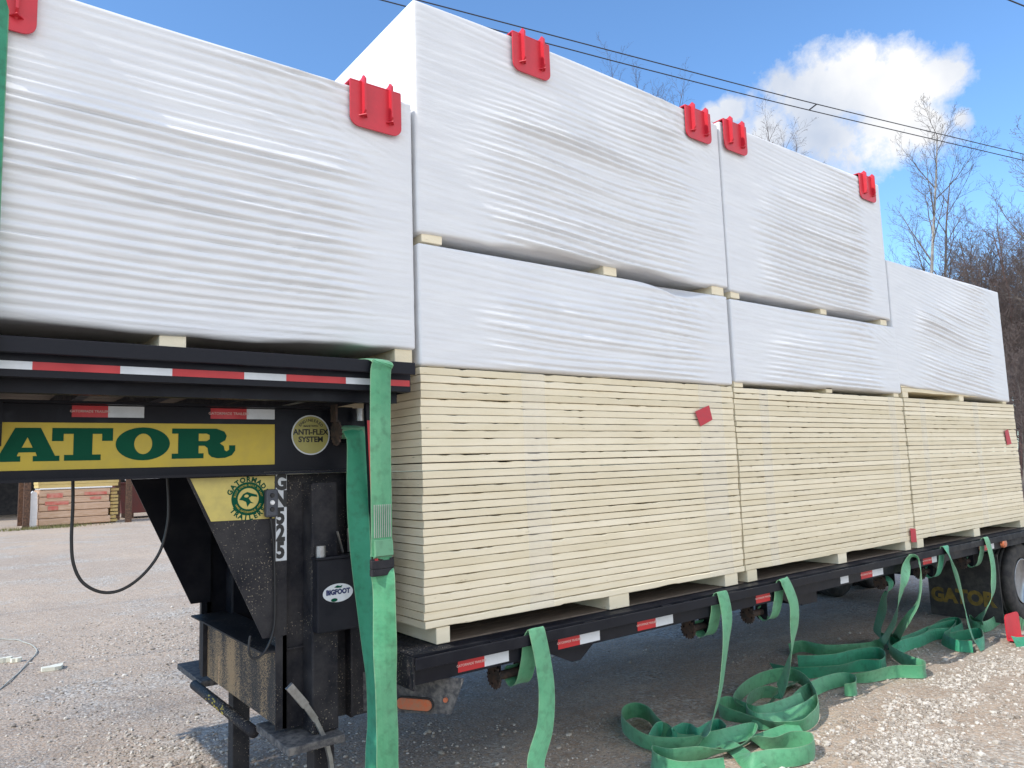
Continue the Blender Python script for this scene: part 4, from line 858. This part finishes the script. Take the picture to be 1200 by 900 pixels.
# neck winch: two hanging near the front strap
def winch2(x, y, z):
    t = thing('strap_winch', (0, 0, 0), '', ''); t.parent = ROOT; t.location = (x, y, z+1)
    for k in ('label', 'category'):
        if k in t: del t[k]
    MB().ring([(-.05, .03), (.10, .03)], 'x', (x, y, z), 18).build('drum', 'strap', t)
    prof = []
    for k in range(36): a = 2*math.pi*k/36; r = .062 if k % 2 else .050; prof.append((y+r*math.cos(a), z+r*math.sin(a)))
    MB().prism(prof, 'x', x-.06, x-.05).prism([(y-.03, z+.05), (y+.03, z+.05), (y+.03, z+.13), (y-.03, z+.13)], 'x', x-.07, x-.061).build('ratchet_wheel', 'darkrust', t)
    MB().box(x-.048, x+.11, y+.04, y+.05, z-.05, 1.05).build('bracket', 'black', t)
    MB().ring([(.0, .0), (0, .018), (.06, .018), (.06, 0)], 'z', (x+.06, y-.01, z+.055), 14).build('axle_end', 'steel', t)
winch2(-.30, .18, .93); winch2(-1.76, .18, .93)

# wheels
def wheel(x, y, outer, proto=None):
    R = .392; W = .235; s = -1 if outer else 1
    w = thing('wheel', (x, y, -.61), '', ''); w.parent = ROOT; w.location = (x, y, -.61+1)
    for k in ('label', 'category'):
        if k in w: del w[k]
    c = (x, y, -.61)
    prof = [(-.09, .225), (-.112, .25), (-.117, .30), (-.112, .345), (-.100, .372), (-.085, .385), (-.045, R), (-.042, R-.011), (-.034, R-.011), (-.031, R), (-.006, R), (-.003, R-.011), (.003, R-.011), (.006, R), (.031, R), (.034, R-.011), (.042, R-.011), (.045, R), (.085, .385), (.100, .372), (.112, .345), (.117, .30), (.112, .25), (.09, .225)]
    MB().ring(prof+[prof[0]], 'y', c, 64).build('tyre', 'rubber', w, smooth=True)
    if outer: pr = [(-.105, .228), (-.112, .222), (-.105, .214), (-.06, .200), (.05, .195), (.055, .13), (.03, .10), (.03, .0)]
    else: pr = [(.105, .228), (.112, .222), (.105, .214), (-.05, .195), (-.055, .13), (-.03, .10), (-.03, .0)]
    rim = MB().ring(pr, 'y', c, 48).build('rim', 'rim', w, smooth=True)
    if outer:
        MB().ring([(.028, .062), (-.05, .058), (-.06, .05), (-.06, 0)], 'y', c, 24).build('hub', 'rim', w, smooth=False)
        mb = MB()
        for k in range(8):
            a = 2*math.pi*k/8; mb.ring([(.03, .012), (-.0, .012), (-.0, 0)], 'y', (x+.085*math.cos(a), y, -.61+.085*math.sin(a)), 6)
        build_each(mb, 'wheel_nut', 'steel', w)
for x in (7.15, 8.02):
    wheel(x, .09, True); wheel(x, .36, False); wheel(x, 2.08, False)
    wheel(x, 2.35, False)
    MB().tube([(x, .30, -.61), (x, 2.2, -.61)], .05, 12).build('axle', 'dusty', ROOT)
mf = MB().box(6.54, 6.552, -.02, .66, -.95, -.28).build('mud_flap', 'rubber', ROOT)
def tx(mbq): return mbq
t_ = text_mb('GATOR', .19, (6.538, .34, -.74), facing='-x', bold=.010, sx=.92); t_.build('flap_lettering', mat('worn_gold_lettering', (.20, .13, .02), .8, c2=(.10, .07, .015), scale=18), mf, fix=False)

# ------------------------------------------------------------------ packs
def wrinkle(u, z, L, H, seed, slope=.02):
    """outward displacement of the film; u metres along, z metres up (0..H)"""
    un = u/L; zn = z/H
    sag = .022*np.sin(np.pi*un)*(1-.4*zn)
    zz = z+sag+slope*u+.02*(vnoise(u*1.3, z*2.2, seed+5)-.5)
    ph = zz*25+1.0*vnoise(u*.5+seed, zz*3.2, seed)+.38*vnoise(u*1.3, zz*9, seed+1)
    ridge = np.abs(np.sin(np.pi*ph))**.65
    ph2 = zz*37+1.6*vnoise(u*.8, zz*5, seed+14)
    ridge = ridge*(.35+.8*vnoise(u*.8+3, zz*15, seed+15))+.42*np.abs(np.sin(np.pi*ph2))*vnoise(u*1.2, zz*20, seed+16)
    b = vnoise(u*2.2, zz*80, seed+2); rb = (1-np.abs(2*b-1))**1.6
    lj = .09+.07*vnoise(z*3.5, z*0, seed+8)+.03*vnoise(z*30, z*0, seed+3); rj = .10+.06*vnoise(z*3.2+7, z*0, seed+9)+.03*vnoise(z*31, z*0, seed+4)
    mid = sstep(lj-.03, lj+.13, un)*(1-sstep(1-rj-.08, 1-rj+.05, un))
    topcalm = 1-.80*sstep(.60, .84, zn+.25*(un-.55)**2*4-.10*(vnoise(u*.9, z, seed+11)-.5))*(1-sstep(.5, .72, un)*.9)
    amp = .0012+.0195*mid*topcalm*(.45+.9*vnoise(u*1.1, z*3, seed+12))
    fine = .0017*rb*(1-mid)+.0030*rb*mid*topcalm
    # diagonal tension creases near the upper right corner
    q = vnoise((u+z*1.2)*1.4, (z*1.0+u*.32)*34, seed+13); rq = (1-np.abs(2*q-1))**1.8
    cr = .006*rq*sstep(.55, .8, un)*sstep(.55, .85, zn)*(1-sstep(.93, 1, un))
    return amp*ridge+fine+cr
def pack_shell(x0, x1, z0, z1, y0, y1, seed, slope=.02, ragged=.01, dens=1.0, bow=.0, dip=.0, zl=None, zr=None, bl=None, br=None):
    L = x1-x0; H = z1-z0; D = y1-y0; rr = .014
    # loop in s: -x face (back to front), corner, -y face, corner, +x face
    S = []   # (px, py, nx, ny, facecode, u)
    n_side = 26; n_front = int(150*dens)
    for i in range(n_side): t = i/n_side; S.append((0., y1-(D-rr)*t, -1., 0., 0, (D-rr)*t))
    for k in range(5): a = math.pi/2*k/4; S.append((rr-rr*math.cos(a), y0+rr-rr*math.sin(a), -math.cos(a), -math.sin(a), 2, 0))
    for i in range(1, n_front): t = i/n_front; S.append((rr+(L-2*rr)*t, y0, 0., -1., 1, rr+(L-2*rr)*t))
    for k in range(5): a = math.pi/2*k/4; S.append((L-rr+rr*math.sin(a), y0+rr-rr*math.cos(a), math.sin(a), -math.cos(a), 3, L))
    for i in range(1, n_side+1): t = i/n_side; S.append((L, y0+rr+(D-rr)*t, 1., 0., 4, (D-rr)*t))
    S = np.array(S); ns = len(S)
    nz = int(H*150*dens)+2
    zs = np.linspace(0, 1, nz)
    PX = S[:, 0][:, None]; PY = S[:, 1][:, None]; NX = S[:, 2][:, None]; NY = S[:, 3][:, None]; FC = S[:, 4][:, None]; U = S[:, 5][:, None]
    ZN = zs[None, :]+0*PX
    xn = np.clip(PX/L, 0, 1)
    ztop = (zl or z1)*(1-xn)+(zr or z1)*xn+bow*np.sin(np.pi*xn)-dip*np.exp(-((xn-.80)/.09)**2)
    zbot = (bl or z0)*(1-xn)+(br or z0)*xn
    zbot = zbot+ragged*(vnoise(xn*L*2.4, xn*0, seed+21)-.5)*2+ragged*.5*(vnoise(xn*L*9, xn*0, seed+22)-.5)
    Z = zbot+(ztop-zbot)*ZN
    zr_ = Z-z0
    wf = wrinkle(U+0*ZN, zr_, L, H, seed, slope)
    ws = .0025*(1-np.abs(2*vnoise(U*2+seed, zr_*24, seed+30)-1))+.0015*vnoise(U*6, zr_*60, seed+31)
    edge = sstep(0, .03, U)*sstep(0, .03, L-U)
    DS = np.where(FC == 1, wf*edge, np.where((FC == 0) | (FC == 4), ws, .001*vnoise(PX*0+3., zr_*50, seed+32)))
    DS = DS*np.clip(ZN*H/.02, 0, 1)*np.clip((1-ZN)*H/.02, .25, 1)
    # whole face bulges a little, top and bottom edges rounded in
    rnd = np.where(ZN*H < rr, rr-np.sqrt(np.maximum(rr*rr-(rr-ZN*H)**2, 0)), 0)+np.where((1-ZN)*H < rr, rr-np.sqrt(np.maximum(rr*rr-(rr-(1-ZN)*H)**2, 0)), 0)
    DS = DS-rnd+.006*np.sin(np.pi*ZN)*(FC == 1)*np.sin(np.pi*np.clip(U/L, 0, 1))
    X = x0+PX+NX*DS; Y = PY+NY*DS
    V = np.stack([X, Y, Z], 2).reshape(-1, 3)
    F = [(i*nz+j, (i+1)*nz+j, (i+1)*nz+j+1, i*nz+j+1) for i in range(ns-1) for j in range(nz-1)]
    F.append(tuple(i*nz+nz-1 for i in range(ns))); F.append(tuple(i*nz for i in range(ns))[::-1])
    F += [(j+1, j, (ns-1)*nz+j, (ns-1)*nz+j+1) for j in range(nz-1)]
    mb = MB(); mb.v = [tuple(q) for q in V.tolist()]; mb.f = F
    return mb
def boards(x0, x1, z0, z1, n, y0, y1, seed, parent):
    rng = np.random.default_rng(seed); h = (z1-z0)/n
    for k in range(n):
        dy = rng.uniform(-.004, .004); dx = rng.uniform(-.003, .003); m = 90
        za = z0+k*h; gap = rng.uniform(.0018, .0036)+(.0014 if rng.random() < .2 else 0)
        xs = np.linspace(x0, x1, m)+dx
        ch = np.where(vnoise(xs*16, xs*0+k, seed+k) > .74, 1, 0)*rng.uniform(.002, .006)
        nick = ch*vnoise(xs*40, xs*0, seed)+.0012*vnoise(xs*30, xs*0, seed+2)
        top = za+h-gap-nick; bot = za+.0006*vnoise(xs*9, xs*0, seed+3)
        if k == 0: bot = bot+.006*(vnoise(xs*7, xs*0, seed+6)-.3)*(vnoise(xs*3, xs*0, seed+7) > .5)
        yf = y0+dy+.0015*vnoise(xs*12, xs*0, seed+9+k)
        V = []
        for i in range(m):
            V += [(xs[i], yf[i]+.0015, bot[i]), (xs[i], yf[i], bot[i]+.003), (xs[i], yf[i], top[i]-.002-nick[i]), (xs[i], yf[i]+.0015+nick[i], top[i]), (xs[i], y1, top[i]), (xs[i], y1, bot[i])]
        F = [(i*6+j, (i+1)*6+j, (i+1)*6+(j+1) % 6, i*6+(j+1) % 6) for i in range(m-1) for j in range(6)]
        F += [tuple(range(6))[::-1], tuple((m-1)*6+j for j in range(6))]
        mb = MB(); mb.add([tuple(float(a) for a in v) for v in V], F); mb.build('board', 'board', parent, fix=True)
def blocks(xs, z0, z1, parent, y0=.0, y1=1.2, w=.10):
    for a, b in xs: MB().box(a, b, y0+.004, y1-.01, z0, z1-.001, .003).build('spacer_block', 'board', parent)

YD = 1.205
DZ = -.0775
BL = []
# cream packs on the main deck
def cream(x0, x1, label, bx, films, labels, seed, h=1.243):
    t = thing('board_pack', (x0, 0, DZ), label, 'board pack', 'cream board packs on the main deck')
    boards(x0, x1, 0, h, 32, 0, YD, seed, t); blocks(bx, DZ+.0005, 0, t, 0, YD)
    for a, b in films:
        mb = MB(); n = 14; V = []; F = []; m = 40
        for i in range(n+1):
            for j in range(m+1):
                xx = a+(b-a)*i/n; zz = .002+(h-.004)*j/m; V.append((xx+.006*math.sin(zz*3+a), -.0075-.0025*math.sin(zz*8+xx*60)-.0015*math.sin(xx*140), zz))
        for i in range(n):
            for j in range(m): q = i*(m+1)+j; F.append((q, q+m+1, q+m+2, q+1))
        mb.add(V, F).build('stretch_film', 'clear', t, smooth=True, fix=False)
    for pts in labels:
        q = MB().prism(pts, 'y', -.0135, -.0125).build('paper_label', 'redlabel', t)
    return t
c1 = cream(0, 2.455, 'cream board pack at the front of the deck, first from the neck', [(.062, .138), (1.20, 1.36), (2.25, 2.385)], [(.62, .78), (2.08, 2.33)], [[(2.03, 1.058), (2.176, 1.103), (2.203, 1.008), (2.075, .962)]], 11)
c2 = cream(2.475, 4.90, 'cream board pack in the middle of the deck, between two others', [(2.49, 2.60), (3.64, 3.765), (4.72, 4.82)], [(2.75, 2.86), (4.62, 4.74)], [[(4.80, .105), (4.895, .095), (4.895, -.02), (4.80, -.012)]], 22, 1.238)
c3 = cream(4.93, 7.45, 'cream board pack at the rear above the wheels, with small red label', [(4.94, 5.06), (6.12, 6.26), (7.3, 7.42)], [(5.2, 5.3), (6.35, 6.47)], [[(7.10, .95), (7.19, .967), (7.243, .81), (7.12, .80)]], 33, 1.240)
# white wrapped packs
def white(x0, x1, z0, z1, label, bx, bz0, seed, group, **kw):
    t = thing('wrapped_pack', (x0, 0, bz0), label, 'wrapped pack', group)
    pack_shell(x0, x1, z0, z1, 0, YD, seed, **kw).build('white_wrap', 'film', t, smooth=True, fix=False)
    blocks(bx, bz0+.0008, z0+.012, t, .01, YD-.01)
    return t
G1 = 'white wrapped board packs on the trailer'
w1 = white(0, 2.465, 1.2475, 1.868, 'thin white wrapped pack on the first cream pack, below a taller white pack', [(.05, .15), (1.2, 1.3), (2.3, 2.4)], 1.244, 101, G1, zl=1.862, zr=1.872, slope=.03, dip=.05, ragged=.0015)
w2 = white(2.50, 4.895, 1.272, 1.862, 'thin white wrapped pack on the middle cream pack, below a taller white pack', [(2.50, 2.60), (3.68, 3.77), (4.78, 4.87)], 1.240, 202, G1, zl=1.862, zr=1.870, ragged=.01)
w3 = white(.0, 2.488, 1.925, 3.170, 'tall white wrapped pack, top of the front stack, with two red guards', [(.03, .15), (1.29, 1.40), (2.32, 2.45)], 1.873, 303, G1, zl=3.150, zr=3.13, bow=.03, slope=.035, ragged=.020)
w4 = white(2.505, 4.825, 1.920, 3.19, 'tall white wrapped pack, top of the middle stack, red guards at both ends', [(2.53, 2.63), (3.69, 3.78), (4.66, 4.77)], 1.873, 404, G1, zl=3.165, zr=3.18, slope=.045, ragged=.012)
w5 = white(4.85, 7.36, 1.315, 2.485, 'white wrapped pack at the rear on the last cream pack, lower than its neighbours', [(4.95, 5.05), (6.12, 6.22), (7.2, 7.3)], 1.241, 505, G1, bl=1.345, br=1.265, slope=.10, ragged=.008)
boards(4.93, 6.9, 1.292, 1.375, 2, .012, YD-.012, 44, w5)
w6 = white(-2.49, -.022, 1.31, 2.585, 'large white wrapped pack riding on the neck deck at the front', [(-2.45, -2.35), (-1.165, -1.065), (-.13, -.035)], 1.2382, 606, G1, zl=2.60, zr=2.575, ragged=.012, bow=-.01)
# second row behind, kept out of sight by the first
LB2 = {c1: 'cream board pack in the far row behind the first deck pack', c2: 'cream board pack in the far row behind the middle deck pack', c3: 'cream board pack in the far row behind the rear deck pack',
 w1: 'thin white wrapped pack in the far row behind the front stack', w2: 'thin white wrapped pack in the far row behind the middle stack', w3: 'tall white wrapped pack in the far row atop the front stack', w4: 'tall white wrapped pack in the far row atop the middle stack', w5: 'white wrapped pack in the far row at the rear', w6: 'large white wrapped pack in the far row on the neck deck'}
for o, l in LB2.items():
    c = copy_tree(o); c.location.y += YD+.022; c['label'] = l
    for ch in list(c.children):
        if ch.name.startswith('paper_label') or ch.name.startswith('stretch_film'): bpy.data.objects.remove(ch)

# ------------------------------------------------------------------ red corner protectors
def protector(name='corner_guard'):
    """plate hanging on the -y face: local x along, z down from top edge, y outward negative"""
    t = thing(name, (0, 0, 0), 'x', 'corner guard', 'red corner guards')
    W = .27; Hh = .22; r = .045; pts = [(-W/2, .0), (-W/2, -Hh+r)]
    for k in range(1, 6): a = math.pi+math.pi/2*k/6; pts.append((-W/2+r+r*math.cos(a), -Hh+r+r*math.sin(a)))
    pts.append((-W/2+r, -Hh)); pts.append((W/2-r, -Hh))
    for k in range(1, 6): a = 1.5*math.pi+math.pi/2*k/6; pts.append((W/2-r+r*math.cos(a), -Hh+r+r*math.sin(a)))
    pts += [(W/2, -Hh+r), (W/2, 0)]
    MB().prism(pts, 'y', -.008, 0).build('face_plate', 'red', t)
    MB().box(-W/2, W/2, -.008, .20, .0005, .008, .002).build('top_plate', 'red', t)
    mb = MB()
    for x in (-.075, .067):
        mb.prism([(-.0081, -Hh+.045), (-.038, -Hh+.075), (-.038, .012), (-.02, .034), (.0, .024), (.10, .018), (.16, .0085), (-.0081, .0085)], 'x', x, x+.010)
        mb.prism([(x-.018, -.0081), (x+.028, -.0081), (x+.005, -.042)], 'z', -Hh+.052, -Hh+.056)
    build_each(mb, 'rib', 'red', t)
    return t
PR = protector()
items = [((.755, -.021, 3.172), 0, 'red corner guard near the front end of the tall front stack'), ((2.235, -.021, 3.155), 0, 'red corner guard at the rear end of the tall front stack'),
 ((2.655, -.021, 3.170), 0, 'red corner guard at the front end of the tall middle stack'), ((4.56, -.021, 3.187), 0, 'red corner guard at the rear end of the tall middle stack'),
 ((-.232, -.021, 2.585), 0, 'red corner guard at the rear top edge of the neck deck pack'), ((-1.745, -.021, 2.588), 0, 'red corner guard under the green strap at the top left corner')]
for i, (loc, rz, lab) in enumerate(items):
    o = PR if i == 0 else copy_tree(PR); o.location = loc; o['label'] = lab
o = copy_tree(PR); o['label'] = 'red corner guard lying on the gravel beside the rear wheel'; o.location = (6.12, -.22, -.985); o.rotation_euler = (rad(0), rad(0), rad(0))
# on the ground: its short plate down, long plate standing
o.rotation_euler = (rad(90+88), 0, rad(-4)); o.location = (6.10, -.26, -.975)

# ------------------------------------------------------------------ straps
def ribbon(st, m='strap', W=.1, name='ratchet_strap', label='', parent=None, group='green ratchet straps', k=7):
    P = [Vector(s[:3]) for s in st]; n = len(P); Wv = []
    for i, s in enumerate(st):
        w = s[3]
        if w == 'x': v = Vector((1, 0, 0))
        elif isinstance(w, tuple): v = Vector(w)
        else:
            t = P[min(i+1, n-1)]-P[max(i-1, 0)]; t.z = 0
            if t.length < 1e-4: t = Vector((1, 0, 0))
            t.normalize(); hp = Vector((-t.y, t.x, 0)); a = rad(w)
            if hp.y < 0: pass
            v = hp*math.cos(a)+Vector((0, 0, 1))*math.sin(a)
        v.normalize()
        if Wv and v.dot(Wv[-1]) < 0:
            v2 = -v
            v = v2
        Wv.append(v)
    C = smooth_pts(P, k); Q = smooth_pts(Wv, k); mb = MB(); ln = 0; nc = 4
    rn = random.Random(len(st)); prev = None
    for i, (c, w) in enumerate(zip(C, Q)):
        t = (C[min(i+1, len(C)-1)]-C[max(i-1, 0)]).normalized()
        w = (w-t*w.dot(t)); w = w.normalized() if w.length > 1e-4 else Vector((1, 0, 0))
        nn = t.cross(w).normalized()
        if prev is not None: ln += (c-prev).length
        prev = c.copy()
        lo = c.z-abs(w.z)*W/2
        if lo < -.994: c = c+Vector((0, 0, -.994-lo))
        for s in (1, -1):
            for j in range(nc+1):
                u = j/nc-.5; cup = .004*(1-4*u*u)
                q = c+w*(u*s*W)+nn*(cup+.0012*s); mb.v.append(tuple(q)); mb.uv.append((u*s+.5, ln))
    r = 2*(nc+1)
    for i in range(len(C)-1):
        for j in range(r): j2 = (j+1) % r; mb.f.append((i*r+j, (i+1)*r+j, (i+1)*r+j2, i*r+j2))
    mb.f.append(tuple(range(r))); mb.f.append(tuple((len(C)-1)*r+j for j in range(r))[::-1])
    o = mb.build(name, m, parent, smooth=False, fix=False)
    if parent is None: tag(o, label, 'strap', group)
    return o
for key, m, lab in (('a', 'strap_pale', 'green strap hanging from the first winch behind the neck, in front of the foreground gravel'),
  ('b', 'strap_pale', 'green strap hanging from the second winch and folding into the nearest heap on the ground'),
  ('c', 'strap_pale', 'green strap hanging from the third winch and looping into a standing ring on the ground'),
  ('d', 'strap_pale', 'green strap draped over the rail in a narrow arch, its tails running along the ground'),
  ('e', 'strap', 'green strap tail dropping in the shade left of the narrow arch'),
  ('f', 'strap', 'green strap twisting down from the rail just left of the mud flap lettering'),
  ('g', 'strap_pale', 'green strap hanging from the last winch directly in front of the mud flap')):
    ribbon(STRAPS[key], m, label=lab)
ribbon(STRAPS['bb'], 'strap_pale', label='loose green strap folded into an open loop at the right of the nearest heap')
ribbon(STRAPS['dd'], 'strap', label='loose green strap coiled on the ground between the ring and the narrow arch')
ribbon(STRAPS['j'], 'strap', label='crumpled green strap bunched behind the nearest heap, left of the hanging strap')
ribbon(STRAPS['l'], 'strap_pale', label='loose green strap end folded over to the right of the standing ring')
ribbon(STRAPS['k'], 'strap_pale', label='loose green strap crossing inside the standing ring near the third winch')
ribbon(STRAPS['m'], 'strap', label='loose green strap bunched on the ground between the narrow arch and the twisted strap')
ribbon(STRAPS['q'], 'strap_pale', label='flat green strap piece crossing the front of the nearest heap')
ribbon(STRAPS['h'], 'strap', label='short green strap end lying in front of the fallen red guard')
# front strap over the neck deck with its sewn end and buckle, one thing
fs = thing('ratchet_strap', (-.3, -.14, 1.24), 'wide green strap over the neck deck rail with sewn end and dark buckle', 'strap', 'green ratchet straps')
ribbon(STRAPS['n1'], 'strap_pale', name='upper_webbing', parent=fs); ribbon(STRAPS['n2'], 'strap_pale', name='lower_webbing', parent=fs)
mb = MB().box(-.362, -.256, -.186, -.160, .300, .330, .004).box(-.362, -.256, -.186, -.178, .3305, .365, .002).box(-.362, -.345, -.180, -.166, .331, .372).box(-.272, -.256, -.180, -.166, .331, .372); mb.build('buckle', 'dusty', fs)
mb = MB()
for i in range(9): mb.box(-.345+i*.0095, -.342+i*.0095, -.1785, -.1765, .46, .60)
mb.build('stitching', 'string', fs)
bm_ = MB().add([(-.345, -.163, .372), (-.262, -.163, .372), (-.262, -.172, .45), (-.345, -.172, .45), (-.345, -.192, .385), (-.262, -.192, .385), (-.262, -.186, .45), (-.345, -.186, .45)], [(0, 1, 2, 3), (7, 6, 5, 4), (0, 4, 5, 1), (1, 5, 6, 2), (2, 6, 7, 3), (3, 7, 4, 0)]); bm_.build('folded_end', 'strap', fs)
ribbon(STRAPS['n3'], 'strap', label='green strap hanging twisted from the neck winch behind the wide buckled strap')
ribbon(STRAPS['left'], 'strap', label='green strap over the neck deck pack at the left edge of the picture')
